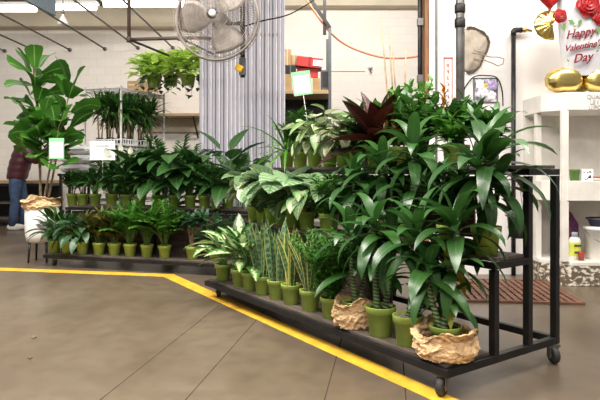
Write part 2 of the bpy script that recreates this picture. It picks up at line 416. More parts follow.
# ------------------------------------------------------------------ carts
def caster(root, x, y, ztop, r, yaw):
    M_ = Matrix.Rotation(yaw, 4, 'Z')
    o = MB().box((0,0,ztop-.006), (.07,.07,.012))
    o.lathe([(.018,ztop-.03),(.022,ztop-.012)], 12)
    for s in (-1, 1): o.box((.022,s*.021,(ztop-.024+r)/2), (.035,.005,ztop-.024-r+.028))
    o.tube([(.032,-.026,r),(.032,.026,r)], .006, 8)
    c = o.build('caster', M['steel'], root, False); c.location = (x, y, 0); c.rotation_euler.z = yaw
    w = MB().lathe([(r*.5,-.014),(r*.9,-.016),(r,-.008),(r,.008),(r*.9,.016),(r*.5,.014)], 20, (.032,0,r), Matrix.Rotation(PI/2, 3, 'X'))
    w.build('wheel', M['rubber'], c)
def cart(name, label, loc, rz, L, W, z0, z1, mid, top, T, riser, group=None):
    t = thing(name, label, 'cart', loc, rz, group)
    rl = .035
    for y, nm in ((rl/2, 'rail'), (W-rl/2, 'rail')):
        MB().box((L/2, y, (z0+z1)/2), (L, rl, z1-z0)).build(nm, M['black_metal'], t, False, .003)
    for x in (rl/2, L-rl/2):
        MB().box((x, W/2, (z0+z1)/2), (rl, W-2*rl, z1-z0)).build('rail', M['black_metal'], t, False, .003)
    # deck boards on the front strip
    b = MB(); nb = 3; dw = (T[0]-.03)/nb
    for k in range(nb): b.box((L/2, rl*.3+.03+dw*(k+.5)-.02, z1+.004), (L-.05, dw-.006, .02))
    b.build('deck', M['dark_wood'], t, False, .002)
    # stepped shelves
    def shelf(y0, y1, z):
        b = MB()
        for k in range(2): b.box((L/2, y0+.02+(y1-y0-.03)*(k+.5)/2, z-.009), (L-.04, (y1-y0-.03)/2-.006, .018))
        b.build('shelf', M['dark_wood'], t, False, .002)
        b = MB()
        for y in (y0+.0125, y1-.0125): b.box((L/2, y, z-.035), (L, .025, .032))
        for x in (.0125, L-.0125): b.box((x, (y0+y1)/2, z-.035), (.025, y1-y0-.05, .032))
        b.build('shelf_frame', M['black_metal'], t, False, .002)
    shelf(T[0], T[1], mid)
    if top: shelf(T[1]+.001, T[2], top)
    pw = .035
    for x in (pw/2+.001, L/2, L-pw/2-.001):
        for y, ztop in ((T[0]+pw/2, mid-.055), (T[1]+pw/2, (top or mid)-.055)):
            MB().box((x, y, (z1+ztop)/2), (pw, pw, ztop-z1)).build('post', M['black_metal'], t, False, .002)
        if top: MB().box((x, T[2]-pw/2, (z1+top-.055)/2), (pw, pw, top-.055-z1)).build('post', M['black_metal'], t, False, .002)
        MB().box((x, T[0]+pw/2, (z1+z0)/2), (.03, .03, .03)).build('foot', M['black_metal'], t, False)
    MB().span((riser[0]+.04,T[0]+.036,z0), (riser[1],T[0]+.05,mid-.06)).build('riser', M['riser'], t, False)
    if top: MB().span((riser[2],T[2]-.06,mid+.02), (riser[3],T[2]-.045,top-.06)).build('riser', M['riser'], t, False)
    # cross members under the posts
    for x in (L/2,): MB().box((x, W/2, z0+.018), (.03, W-.07, .03)).build('crossbar', M['black_metal'], t, False)
    MB().bar((.06, T[1]+.02, z1+.02), (.55, T[1]+.02, mid-.07), .022).build('brace', M['black_metal'], t, False)
    for x, y, yw in ((.09,.08,2.6), (L-.06,.05,-1.2), (L-.03,W-.04,-.5), (.09,W-.08,2.2)):
        caster(t, x, y, z0, .041, yw)
    return t
F1 = Vector((-.76,4.45,0)); A1 = math.atan2(-.8205,.5716); L1, W1 = 2.45, .887
F2 = Vector((-2.695,5.868,0)); A2 = R(-17); L2, W2 = 2.2, .80
T1 = (.337,.61,.887)
c1 = cart('plant_cart', 'black steel three step rolling plant cart in front, nearest the camera', F1, A1, L1, W1, .093, .130, .585, 1.03, T1, (.02,1.72,.35,1.95), group='rolling plant carts')
MB().box((1.16, .604, .995), (.12,.006,.05)).build('price_label', M['white'], c1, False)
c2 = cart('plant_cart', 'dark two step rolling plant cart behind the yellow line, beside the white planter', F2, A2, L2, W2, .088, .123, .62, None, (.337,.70,.80), (.02,2.17,0,0), group='rolling plant carts')
def on1(s, t, z): 
    c, n = math.cos(A1), math.sin(A1); return Vector((F1.x+c*s-n*t, F1.y+n*s+c*t, z))
def on2(s, t, z):
    s *= 1.055; c, n = math.cos(A2), math.sin(A2); return Vector((F2.x+c*s-n*t, F2.y+n*s+c*t, z))

# ------------------------------------------------------------------ plants
def pot_mesh():
    b = MB().lathe([(.046,0),(.049,.002),(.0585,.096),(.0655,.098),(.0675,.124),(.0675,.127),(.063,.127),(.059,.110)], 24, cap=False)
    b.face(list(range(24))[::-1])
    return b
_pm = pot_mesh().build('pot', M['pot']); POT = _pm.data; bpy.data.objects.remove(_pm)
_sm = MB().lathe([(.001,.113),(.04,.116),(.0605,.113)], 20, cap=False).build('soil', M['soil']); SOIL = _sm.data; bpy.data.objects.remove(_sm)
def add_pot(root, scale=1):
    for nm, me in (('pot', POT), ('soil', SOIL)):
        o = bpy.data.objects.new(nm, me); COL.objects.link(o); o.parent = root; o.scale = (scale,)*3
def basal(rng, n=16, pl=(.12,.25), lean=(8,50), L=.16, W=.06, prof='lance', droop=.9, bend=25, z0=.115, seg=6, fold=.25, wave=0, r0=.025, jit=.25, dirbias=None, twist=.3):
    fb, sb = MB(), MB(); n = int(n*1.6); L *= 1.12; W *= 1.25; lean = (lean[0], lean[1]+14)
    for i in range(n):
        q = i/max(1, n-1); az = i*2.39996+rng.uniform(-.4,.4)
        th = R(lean[0]+(lean[1]-lean[0])*q**.8+rng.uniform(-6,6)); l = pl[0]+(pl[1]-pl[0])*rng.random()
        k = 1+rng.uniform(-jit, jit*.6)
        p = Vector((r0*math.cos(az)*rng.random(), r0*math.sin(az)*rng.random(), z0)); pts = [p.copy()]; t_ = th*.45
        for s in range(4):
            d = Vector((math.sin(t_)*math.cos(az), math.sin(t_)*math.sin(az), math.cos(t_))); p = p+d*l/4; pts.append(p.copy()); t_ += th*.25
        sb.tube(pts, [.0035,.003,.0028,.0025,.002], 5, cap=False)
        fb.leaf(p, az, PI/2-t_-R(bend), L*k, W*k, prof, droop*rng.uniform(.6,1.3), seg, fold, rng.uniform(-twist,twist), wave)
    return fb, sb
def stems(rng, ns=6, h=(.25,.4), lean=25, nl=14, L=.08, W=.035, prof='ovate', droop=.6, start=.22, z0=.115, el=(0,50), rs=.004, seg=5, fold=.2):
    fb, sb = MB(), MB(); ns = int(ns*1.3); nl = int(nl*1.3); W *= 1.3; L *= 1.12
    for i in range(ns):
        az = i*2.39996+rng.uniform(-.5,.5); hh = rng.uniform(*h); th = R(lean)*math.sqrt((i+.3)/ns)*rng.uniform(.6,1.2)
        p = Vector((.03*math.cos(az)*rng.random(), .03*math.sin(az)*rng.random(), z0)); pts = [p.copy()]; ang = th*.5
        for s in range(8):
            d = Vector((math.sin(ang)*math.cos(az), math.sin(ang)*math.sin(az), math.cos(ang))); p = p+d*hh/8; pts.append(p.copy()); ang += th/8
        sb.tube(pts, [rs*(1-.6*k/8) for k in range(9)], 5, cap=False)
        for j in range(nl):
            q = start+(1-start)*(j+rng.random()*.6)/nl; f = min(7.99, q*8); k0 = int(f); pp = pts[k0].lerp(pts[k0+1], f-k0)
            a2 = az+j*2.4+rng.uniform(-.3,.3); k = rng.uniform(.7,1.15)*(1 if j < nl-2 else .75)
            e = R(el[0]+(el[1]-el[0])*rng.random()) if j < nl-2 else R(rng.uniform(50,80))
            fb.leaf(pp, a2, e, L*k, W*k, prof, droop*rng.uniform(.5,1.4), seg, fold, rng.uniform(-.3,.3))
    return fb, sb
def swords(rng, n=10, h=(.22,.36), w=.034, lean=14, z0=.11):
    fb = MB()
    for i in range(n):
        az = rng.uniform(0, 2*PI); rr = .035*math.sqrt(rng.random()); hh = rng.uniform(*h)
        fb.leaf((rr*math.cos(az), rr*math.sin(az), z0), az, PI/2-R(lean)*rng.uniform(.1,1), hh, w*rng.uniform(.8,1.15), 'sword', rng.uniform(-.15,.35), 8, .5, rng.uniform(-1.4,1.4), .04)
    return fb, None
def fern(rng, n=16, h=(.2,.36), lean=45, z0=.115, nb=13, bl=.05):
    fb, sb = MB(), MB()
    for i in range(n):
        az = i*2.39996+rng.uniform(-.4,.4); hh = rng.uniform(*h); th = R(lean)*math.sqrt(i/n)*rng.uniform(.7,1.25)
        p = Vector((.02*math.cos(az), .02*math.sin(az), z0)); ang = th*.3; pts = [p.copy()]
        for s in range(8):
            d = Vector((math.sin(ang)*math.cos(az), math.sin(ang)*math.sin(az), math.cos(ang))); p = p+d*hh/8; pts.append(p.copy()); ang += th*.14
        sb.tube(pts, [.0018]*8+[.0008], 4, cap=False)
        for j in range(nb*2):
            q = .12+.88*j/(nb*2); f = min(7.99, q*8); k0 = int(f); pp = pts[k0].lerp(pts[k0+1], f-k0)
            a2 = az+(1 if j % 2 else -1)*rng.uniform(.8,1.8)+rng.uniform(-.5,.5); bb = bl*(1.15-.75*q)*rng.uniform(.7,1.3); e = rng.uniform(-.2,.6)
            for m in range(6):
                r_ = bb*(.15+.8*m/6); dd = Vector((math.cos(e)*math.cos(a2), math.cos(e)*math.sin(a2), math.sin(e)))
                a3 = a2+(1 if m % 2 else -1)*rng.uniform(.3,1.0)
                fb.leaf(pp+dd*r_, a3, e+rng.uniform(-.3,.7), rng.uniform(.020,.036), .011, 'lance', .3, 2, 0)
    return fb, sb
def palm(rng, n=12, h=(.25,.42), lean=55, z0=.115, nl=11, ll=.12, lw=.016, bare=.4):
    fb, sb = MB(), MB(); n = int(n*1.35); lw *= 1.35; ll *= 1.15; lean *= 1.1
    for i in range(n):
        az = i*2.39996+rng.uniform(-.5,.5); hh = rng.uniform(*h); th = R(lean)*((i+.6)/n)**.6*rng.uniform(.6,1.2); ang = th*.2
        p = Vector((.022*math.cos(az), .022*math.sin(az), z0)); pts = [p.copy()]
        for s in range(8):
            d = Vector((math.sin(ang)*math.cos(az), math.sin(ang)*math.sin(az), math.cos(ang))); p = p+d*hh/8; pts.append(p.copy()); ang += th*.17
        sb.tube(pts, [.003]*5+[.002,.0018,.0015,.001], 4, cap=False)
        for j in range(nl):
            q = bare+(1-bare)*(j+.5)/nl; f = min(7.99, q*8); k0 = int(f); pp = pts[k0].lerp(pts[k0+1], f-k0)
            l = ll*(1-.45*abs(2*(q-bare)/(1-bare)-.8))*rng.uniform(.85,1.1); tn = (pts[k0+1]-pts[k0]).normalized(); e = math.asin(max(-1, min(1, tn.z)))
            for sg in (-1, 1):
                fb.leaf(pp, az+sg*rng.uniform(.75,1.1), e*.45+.1, l, lw, 'lance', .7, 4, .3)
    return fb, sb
def rosette(fb, rng, c, n, L, W, ang=(80,-15), droop=1.5, prof='strap', seg=8, fold=.16, r=.012, stack=.10, yellow=None):
    if prof == 'strap': W *= 1.2
    W *= 1.3; L *= 1.08
    for i in range(n):
        q = i/max(1, n-1); az = i*2.39996+rng.uniform(-.35,.35); k = rng.uniform(.8,1.1)*(.75+.25*min(1, q*2))
        e = R(ang[0]+(ang[1]-ang[0])*q+rng.uniform(-9,9)); p = Vector(c)+Vector((r*math.cos(az), r*math.sin(az), stack*(1-q)-stack*.5))
        tgt = yellow if (yellow is not None and i >= n-1) else fb
        kk = .6 if tgt is not fb else 1
        tgt.leaf(p, az, e, L*k*kk, W*k*kk, prof, droop*rng.uniform(.75,1.2), seg, fold, rng.uniform(-.25,.25))
GREEN_POTS = {}
def plant(name, label, loc, group, kind, seed, leaf, p=None, pot='green', ps=1.0, stem='green_stem', extra=None, cat='potted plant', rz=None):
    rng = random.Random(seed); p = dict(p or {})
    t = thing(name, label, cat, loc, rng.uniform(0, 6.28) if rz is None else rz, group)
    if pot: add_pot(t, ps)
    fn = {'basal': basal, 'stems': stems, 'swords': swords, 'fern': fern, 'palm': palm}[kind]
    fb, sb = fn(rng, **p)
    fb.build('foliage', M[leaf], t)
    if sb and sb.f: sb.build('stems', M[stem], t)
    return t
def paper_wrap(root, seed, r=.085, h=.15, flare=.05, z=.0):
    rng = random.Random(seed); off = Vector((seed*3.1, seed*1.7, 0))
    def f(u, v):
        a = 2*PI*u
        if v < .62: q = v/.62; rr = r*(1.0+.20*math.sin(PI*q)); zz = q*h
        else: q = (v-.62)/.38; rr = r*(1.0+.02*q)+flare*q*(.6+.4*math.sin(a*3+seed)); zz = h+.045*q-.03*q*q+.028*q*math.sin(a*2+seed*2)+.014*q*math.sin(a*5+seed)
        d = Vector((math.cos(a), math.sin(a), v*1.6))
        cr = 1-2*abs(noise.noise(d*3.1+off)); fold = 1-2*abs(noise.noise(Vector((math.cos(a)*1.2, math.sin(a)*1.2, zz*42))+off))
        c2 = 1-2*abs(noise.noise(d*6.5-off)); c3_ = 1-2*abs(noise.noise(d*13+off)); rr += .013*cr+.008*fold+.008*c2+.002*c3_; zz += (.012*noise.noise(d*5-off)) if v > .02 else 0
        return (rr*math.cos(a), rr*math.sin(a), max(z+.002, zz+z))
    o = MB().grid(f, 100, 50, wrap=True).build('paper_wrap', M['kraft'], root, False)
    sd = o.modifiers.new('solid', 'SOLIDIFY'); sd.thickness = .002
    o['label'] = 'crumpled brown paper wrap'
    return o
def dracaena(label, loc, group, seed, canes, pot='green', ps=1.2, topsoil=None, yellow=False, rzs=None):
    rng = random.Random(seed); t = thing('potted_dracaena', label, 'potted plant', loc, 0, group)
    add_pot(t, ps)
    if topsoil: MB().lathe([(.001,.122*ps),(.04*ps,.121*ps),(.0615*ps,.117*ps)], 20, cap=False).build('gravel', M[topsoil], t)
    if pot == 'paper': paper_wrap(t, seed, .108 if seed > 22 else .090, .10 if seed > 22 else .115, .032 if seed > 22 else .02)
    fb = MB(); yb = MB()
    for (dx, dy, lx, ly, h, rc, sets) in canes:      # base offset, lean, height, radius, rosettes (fraction, n, L, W, lo, droop)
        p0 = Vector((dx, dy, .11*ps)); p1 = Vector((dx+lx, dy+ly, .11*ps+h)); pts = []; nn = max(8, int(h/.009))
        for k in range(nn+1):
            q = k/nn; c = p0.lerp(p1, q)+Vector((lx*.25*math.sin(PI*q), ly*.25*math.sin(PI*q), 0)); pts.append(c)
        MB().tube(pts, [rc*(1.12 if k % 2 else .92) for k in range(nn+1)], 10).build('cane', M['cane'], t)
        for (q, n, L_, W_, hi, lo, dr) in sets:
            c = p0.lerp(p1, q)+Vector((lx*.25*math.sin(PI*q), ly*.25*math.sin(PI*q), 0))
            rosette(fb, rng, c, n, L_, W_, (hi, lo), dr, r=rc, stack=.13 if n > 9 else .06, yellow=yb if yellow else None)
    fb.build('foliage', M['dracaena_leaf'], t)
    if yb.f: o = yb.build('yellowing_leaf', M['yellow_leaf'], t); o['label'] = 'yellowing drooping leaf'
    return t
def spathe(root, p, az, h, size=.075, lean=.03):
    q = Vector(p); top = q+Vector((lean*math.cos(az), lean*math.sin(az), h)); md = q.lerp(top, .5)-Vector((lean*.25*math.cos(az), lean*.25*math.sin(az), 0))
    MB().tube([q, md, top], .0025, 5).build('flower_stalk', M['green_stem'], root)
    f = MB().leaf(top, az, R(80), size, size*.62, 'ovate', .5, 6, .5).build('flower', M['spathe'], root); f['label'] = 'white flower'
    MB().lathe([(.001,0),(.004,.005),(.004,.03),(.001,.035)], 8, top).build('spadix', M['yellow_petal'], f)

G1b, G1m, G1t = 'plants on the front cart bottom deck', 'plants on the front cart middle step', 'plants on the front cart top step'
G2b, G2m = 'plants on the back cart bottom deck', 'plants on the back cart upper step'
zb, zm, zt = .144, .585, 1.03
# --- front cart, bottom deck
tb = .10
plant('potted_dieffenbachia', 'white splashed broadleaf plant in lime pot, farthest left on the front cart deck', on1(.13,tb,zb), G1b, 'basal', 11, 'dieff_leaf', dict(n=13, pl=(.08,.22), lean=(6,42), L=.16, W=.07, droop=.8, bend=18))
plant('potted_dieffenbachia', 'white splashed broadleaf plant, second pot from far end of the front deck', on1(.40,tb,zb), G1b, 'basal', 12, 'dieff_leaf', dict(n=15, pl=(.12,.28), lean=(5,50), L=.22, W=.085, droop=.7, bend=12))
plant('potted_dieffenbachia', 'white splashed broadleaf plant, third pot on the front deck beside the sword leaves', on1(.56,tb,zb), G1b, 'basal', 13, 'dieff_leaf', dict(n=12, pl=(.1,.22), lean=(5,45), L=.19, W=.075, droop=.7, bend=12))
plant('potted_snake_plant', 'dark banded sword leaf snake plant nearest the white splashed plants', on1(.735,tb,zb), G1b, 'swords', 14, 'snake_leaf', dict(n=13, h=(.30,.46), w=.052))
plant('potted_snake_plant', 'banded snake plant with tall grey green swords, second of four on the deck', on1(.915,tb,zb), G1b, 'swords', 15, 'snake_leaf', dict(n=13, h=(.28,.48), w=.052))
plant('potted_snake_plant', 'banded snake plant, third of four, with yellow margins on wavy swords', on1(1.085,tb,zb), G1b, 'swords', 16, 'snake_gold', dict(n=14, h=(.28,.44), w=.05))
plant('potted_snake_plant', 'narrow yellow edged snake plant in lime pot beside the feathery fern', on1(1.295,tb,zb), G1b, 'swords', 17, 'snake_gold', dict(n=20, h=(.26,.40), w=.03, lean=22))
plant('potted_fern', 'tall feathery green fern in lime pot beside the crumpled paper wrap', on1(1.50,tb,zb), G1b, 'fern', 18, 'fern_leaf', dict(n=44, h=(.22,.46), lean=46, nb=15, bl=.07), ps=.95)
dracaena('dracaena in crumpled tan paper between the fern and the lime pots', on1(1.70,.115,zb), G1b, 21, [(0,0,-.02,.0,.36,.016,[(1,18,.27,.05,82,-25,1.7),(.55,5,.22,.042,30,-10,1.2)]), (.03,.03,.03,.05,.24,.014,[(1,12,.24,.045,75,-25,1.5)])], 'paper', 1.05)
dracaena('ringed double cane dracaena in bare lime pot right of the first paper wrap', on1(1.925,.10,zb), G1b, 22, [(-.02,0,-.01,.02,.42,.017,[(1,18,.28,.05,80,-30,1.7),(.6,4,.18,.036,20,-20,1)]), (.025,.01,.03,.02,.36,.016,[(1,16,.26,.05,80,-30,1.7),(.5,4,.16,.035,20,-20,1)])], 'green', 1.2)
dracaena('single cane dracaena in lime pot with pale gravel left of the nearest paper wrap', on1(2.12,.10,zb), G1b, 23, [(0,0,.05,.03,.38,.016,[(1,20,.29,.052,80,-30,1.7),(.62,4,.2,.036,10,-30,1)]), (.03,-.01,.05,.02,.16,.014,[(1,10,.2,.04,70,-20,1.3)])], 'green', 1.15, 'gravel', True)
dracaena('bushy dracaena in crumpled tan paper at the front cart corner nearest the camera', on1(2.335,.125,zb), G1b, 24, [(-.01,0,.07,.05,.46,.019,[(1,20,.30,.056,82,-30,1.7),(.62,9,.24,.046,40,-40,1.4),(.28,8,.2,.042,30,-35,1.3)]), (-.02,.02,-.05,.02,.26,.016,[(1,14,.25,.05,75,-30,1.6)])], 'paper', 1.1, None, True)
# --- front cart, middle step
tm = .42
cal = dict(n=11, pl=(.15,.30), lean=(4,36), L=.20, W=.155, prof='round', droop=.6, bend=62, wave=.02)
for i, (s, lf, extra, lab) in enumerate((
    (.07,'calathea_dark',dict(L=.19, W=.15),'broad dull leaf calathea in lime pot, leftmost on the front cart middle step'),
    (.205,'cream_leaf',dict(L=.17, W=.12, pl=(.16,.27)),'pale cream and green broadleaf plant, second pot on the front cart middle step'),
    (.345,'calathea_leaf',dict(),'round striped calathea, third pot on the front cart middle step'),
    (.485,'calathea_leaf',dict(L=.23, W=.175),'large silver striped calathea, fourth pot on the front cart middle step'),
    (.64,'calathea_leaf',dict(L=.22, W=.18, pl=(.14,.3)),'silver striped calathea above the yellow flower, fifth pot on the middle step'))):
    q = dict(cal); q.update(extra)
    plant('potted_calathea', lab, on1(s, tm, zm), G1m, 'basal', 40+i, lf, q)
yf = plant('potted_flowering_plant', 'low leafy plant with one yellow bloom in lime pot, sixth on the middle step', on1(.81,tm,zm), G1m, 'basal', 47, 'caladium_leaf', dict(n=12, pl=(.12,.24), lean=(10,55), L=.17, W=.11, prof='ovate', droop=.7, bend=45), rz=0)
fl = MB(); rr = random.Random(3)
for k in range(26): fl.leaf((-.03,-.10,.15), k*2.4, R(75-k*5), .032, .02, 'ovate', .3, 3, .3)
fl.build('flower', M['yellow_petal'], yf)['label'] = 'yellow pompon flower'
MB().tube([(0,-.03,.115),(-.02,-.065,.115),(-.03,-.10,.15)], .002, 5).build('flower_stalk', M['green_stem'], yf)
plant('potted_fern', 'loose olive green fern in lime pot right of the yellow bloom on the middle step', on1(1.06,tm,zm), G1m, 'fern', 48, 'fern_leaf', dict(n=24, h=(.15,.34), lean=60, bl=.07))
plant('potted_calathea', 'mottled striped leaf plant behind the fern, under the white price label', on1(.95,.53,zm), G1m, 'basal', 49, 'calathea_dark', dict(n=12, pl=(.15,.3), lean=(8,55), L=.2, W=.13, prof='ovate', droop=.8, bend=50))
dr = [(1.32,51,.32,'dracaena with wide arching leaves left of centre on the front cart middle step'), (1.58,52,.44,'dracaena in the middle of the front cart middle step, above the double cane pot'), (1.83,53,.56,'dracaena on the front cart middle step, second from its right end')]
for s, sd, h, lab in dr:
    dracaena(lab, on1(s, tm, zm), G1m, sd, [(0,0,.01,-.02,h*.72,.015,[(1,18,.28,.054,80,-30,1.8),(.55,8,.24,.05,40,-20,1.5)]), (.02,.02,.06,.03,h*.5,.013,[(1,14,.26,.05,78,-30,1.7)])], ps=1.0)
dracaena('tallest dracaena, its lime pot alone at the right end of the middle step', on1(2.33,.43,zm), G1m, 54, [(0,0,.01,.01,.34,.016,[(1,22,.40,.056,86,-35,1.6),(.5,6,.26,.045,30,-25,1.5)]), (.02,-.02,-.07,.0,.30,.014,[(1,16,.30,.05,84,-35,1.7)]), (-.02,.02,.08,-.02,.22,.014,[(1,14,.28,.05,75,-35,1.6)])], ps=1.12)
plant('potted_shrub', 'small dark leafy shrub between dracaenas on the front cart middle step', on1(2.08,.45,zm), G1m, 'stems', 55, 'dark_leaf', dict(ns=9, h=(.18,.34), lean=30, nl=14, L=.1, W=.04, prof='lance'))
# --- front cart, top step
tt = .70
plant('potted_spider_plant', 'arching pale green grassy plant in lime pot, leftmost on the front cart top step', on1(.13,tt,zt), G1t, 'basal', 61, 'bright_leaf', dict(n=22, pl=(.02,.08), lean=(10,60), L=.36, W=.022, prof='strap', droop=1.1, bend=5))
plant('potted_palm', 'dense dark green parlour palm in lime pot, second on the top step', on1(.33,tt,zt), G1t, 'palm', 62, 'mid_leaf', dict(n=26, h=(.2,.36), lean=45, nl=11, ll=.10, lw=.016, bare=.3))
plant('potted_syngonium', 'pale cream leaved plant in lime pot, third on the front cart top step', on1(.53,tt,zt), G1t, 'basal', 63, 'cream_leaf', dict(n=24, pl=(.1,.32), lean=(5,55), L=.13, W=.085, prof='heart', droop=.6, bend=45))
plant('potted_syngonium', 'grey green veined caladium in lime pot, fourth on the front cart top step', on1(.72,tt,zt), G1t, 'basal', 64, 'caladium_leaf', dict(n=26, pl=(.08,.34), lean=(5,62), L=.14, W=.1, prof='heart', droop=.7, bend=50))
plant('potted_calathea', 'olive mottled plant in lime pot, fifth on the front cart top step', on1(.89,tt,zt), G1t, 'basal', 65, 'olive_leaf', dict(n=26, pl=(.06,.28), lean=(5,65), L=.13, W=.075, prof='ovate', droop=.7, bend=40))
plant('potted_pothos', 'trailing mid green plant in lime pot just left of the maroon leaves', on1(1.04,tt,zt), G1t, 'stems', 66, 'mid_leaf', dict(ns=10, h=(.15,.34), lean=60, nl=12, L=.08, W=.055, prof='heart', droop=.7))
def maroon(label, loc, seed):
    rng = random.Random(seed); t = thing('potted_bromeliad', label, 'potted plant', loc, 0, G1t); add_pot(t); fb = MB()
    rosette(fb, rng, (0,0,.17), 28, .40, .11, (72,-14), .5, 'lance', 7, .35, .012, .12)
    fb.build('foliage', M['maroon_leaf'], t); MB().tube([(0,0,.11),(0,0,.2)], .012, 8).build('stem', M['green_stem'], t)
maroon('large dark maroon bromeliad spreading over the front cart top step', on1(1.24,tt-.01,zt), 67)
plant('potted_croton', 'yellow green upright leafy plant behind the maroon bromeliad', on1(1.20,.82,zt), G1t, 'basal', 68, 'bright_leaf', dict(n=16, pl=(.12,.30), lean=(5,40), L=.2, W=.06, droop=.5, bend=8))
plant('potted_croton', 'rust and green croton in lime pot right of the maroon bromeliad', on1(1.44,tt,zt), G1t, 'stems', 69, 'rust_leaf', dict(ns=7, h=(.1,.26), lean=40, nl=10, L=.12, W=.035, prof='lance'))
plant('potted_shrub', 'bright green rubbery shrub behind the rust croton on the top step', on1(1.46,.82,zt), G1t, 'stems', 70, 'bright_leaf', dict(ns=13, h=(.28,.46), lean=32, nl=14, L=.09, W=.04, prof='ovate', start=.4))
plant('potted_shrub', 'dark green glossy shrub near the orange bloom on the top step', on1(1.68,tt,zt), G1t, 'stems', 71, 'mid_leaf', dict(ns=11, h=(.18,.36), lean=38, nl=13, L=.1, W=.045, prof='ovate'))
hp = plant('potted_heliconia', 'leafy plant with an orange bloom standing before the steel pipe', on1(1.86,.80,zt), G1t, 'stems', 72, 'dark_leaf', dict(ns=10, h=(.16,.30), lean=38, nl=12, L=.11, W=.05, prof='ovate'), rz=0)
fl = MB()
for k in range(12): fl.leaf((-.10,-.03,.33+.012*k), k*2.6, R(50), .05, .022, 'lance', -.3, 4, .6)
fl.build('flower', M['orange_petal'], hp)['label'] = 'orange flower spike'
MB().tube([(0,0,.11),(-.06,-.02,.25),(-.10,-.03,.46)], .004, 6).build('flower_stalk', M['green_stem'], hp)
plant('potted_shrub', 'glossy leafy shrub on the top step, third from its right end', on1(1.90,tt,zt), G1t, 'stems', 73, 'bright_leaf', dict(ns=11, h=(.09,.22), lean=46, nl=13, L=.1, W=.04, prof='ovate'))
plant('potted_shrub', 'deep green shrub on the top step, second from its right end', on1(2.10,.76,zt), G1t, 'stems', 74, 'mid_leaf', dict(ns=12, h=(.09,.22), lean=44, nl=13, L=.1, W=.045, prof='ovate'))
# --- back cart, bottom deck
zb2, zm2 = .137, .62
pl = dict(n=26, pl=(.10,.25), lean=(6,52), L=.17, W=.055, droop=.9, bend=20)
p_ = plant('potted_peace_lily', 'peace lily in lime pot at the left end of the back cart deck', on2(.06,.10,zb2), G2b, 'basal', 81, 'dark_leaf', pl, rz=0)
p_ = plant('potted_peace_lily', 'peace lily with one white flower, second pot on the back cart deck', on2(.21,.10,zb2), G2b, 'basal', 82, 'dark_leaf', pl, rz=0); spathe(p_, (0,0,.12), -2.4, .30, .10, .10)
plant('potted_silver_bay', 'silvery green leaf plant hiding its lime pot, third on the back cart deck', on2(.395,.10,zb2), G2b, 'basal', 83, 'silver_leaf', dict(n=22, pl=(.10,.24), lean=(6,62), L=.16, W=.06, droop=1, bend=28))
plant('potted_croton', 'dark croton with yellow veined leaves, fourth pot on the back cart deck', on2(.585,.10,zb2), G2b, 'stems', 84, 'croton_leaf', dict(ns=9, h=(.2,.36), lean=38, nl=14, L=.15, W=.03, prof='lance', el=(10,60)))
p_ = plant('potted_croton', 'red tinged croton in lime pot, fifth on the back cart deck', on2(.76,.10,zb2), G2b, 'stems', 85, 'croton_leaf', dict(ns=8, h=(.18,.34), lean=38, nl=13, L=.15, W=.034, prof='lance', el=(10,60)), rz=0)
rb = MB(); rg = random.Random(5)
for k in range(5): rb.leaf((-.02+.02*k,-.05,.19+.02*(k % 3)), -1.6+.5*(k-2), R(35), .09, .035, 'lance', .9, 5, .3)
rb.build('red_leaves', M['rust_leaf'], p_)['label'] = 'red young leaves'
for i, (s, lab) in enumerate(((.935,'bright parlour palm, leftmost of three palms on the back cart deck'), (1.12,'bright parlour palm, middle of three palms on the back cart deck'), (1.31,'bright parlour palm, rightmost of three palms, beside the bare trunked tree'))):
    plant('potted_palm', lab, on2(s,.10,zb2), G2b, 'palm', 86+i, 'bright_leaf' if i else 'fern_leaf', dict(n=20, h=(.28,.46), lean=60, nl=13, ll=.13, lw=.017, bare=.35))
plant('potted_umbrella_tree', 'small tree with bare tan trunks and dark crown on the back cart deck', on2(1.60,.10,zb2), G2b, 'stems', 90, 'silver_leaf', dict(ns=7, h=(.26,.36), lean=24, nl=14, L=.10, W=.045, prof='ovate', start=.72, rs=.006, el=(-15,40)), stem='bark')
plant('potted_croton', 'half hidden leafy plant in lime pot at the right end of the back cart deck', on2(1.83,.10,zb2), G2b, 'stems', 91, 'silver_leaf', dict(ns=9, h=(.16,.36), lean=50, nl=11, L=.1, W=.045, prof='ovate'))
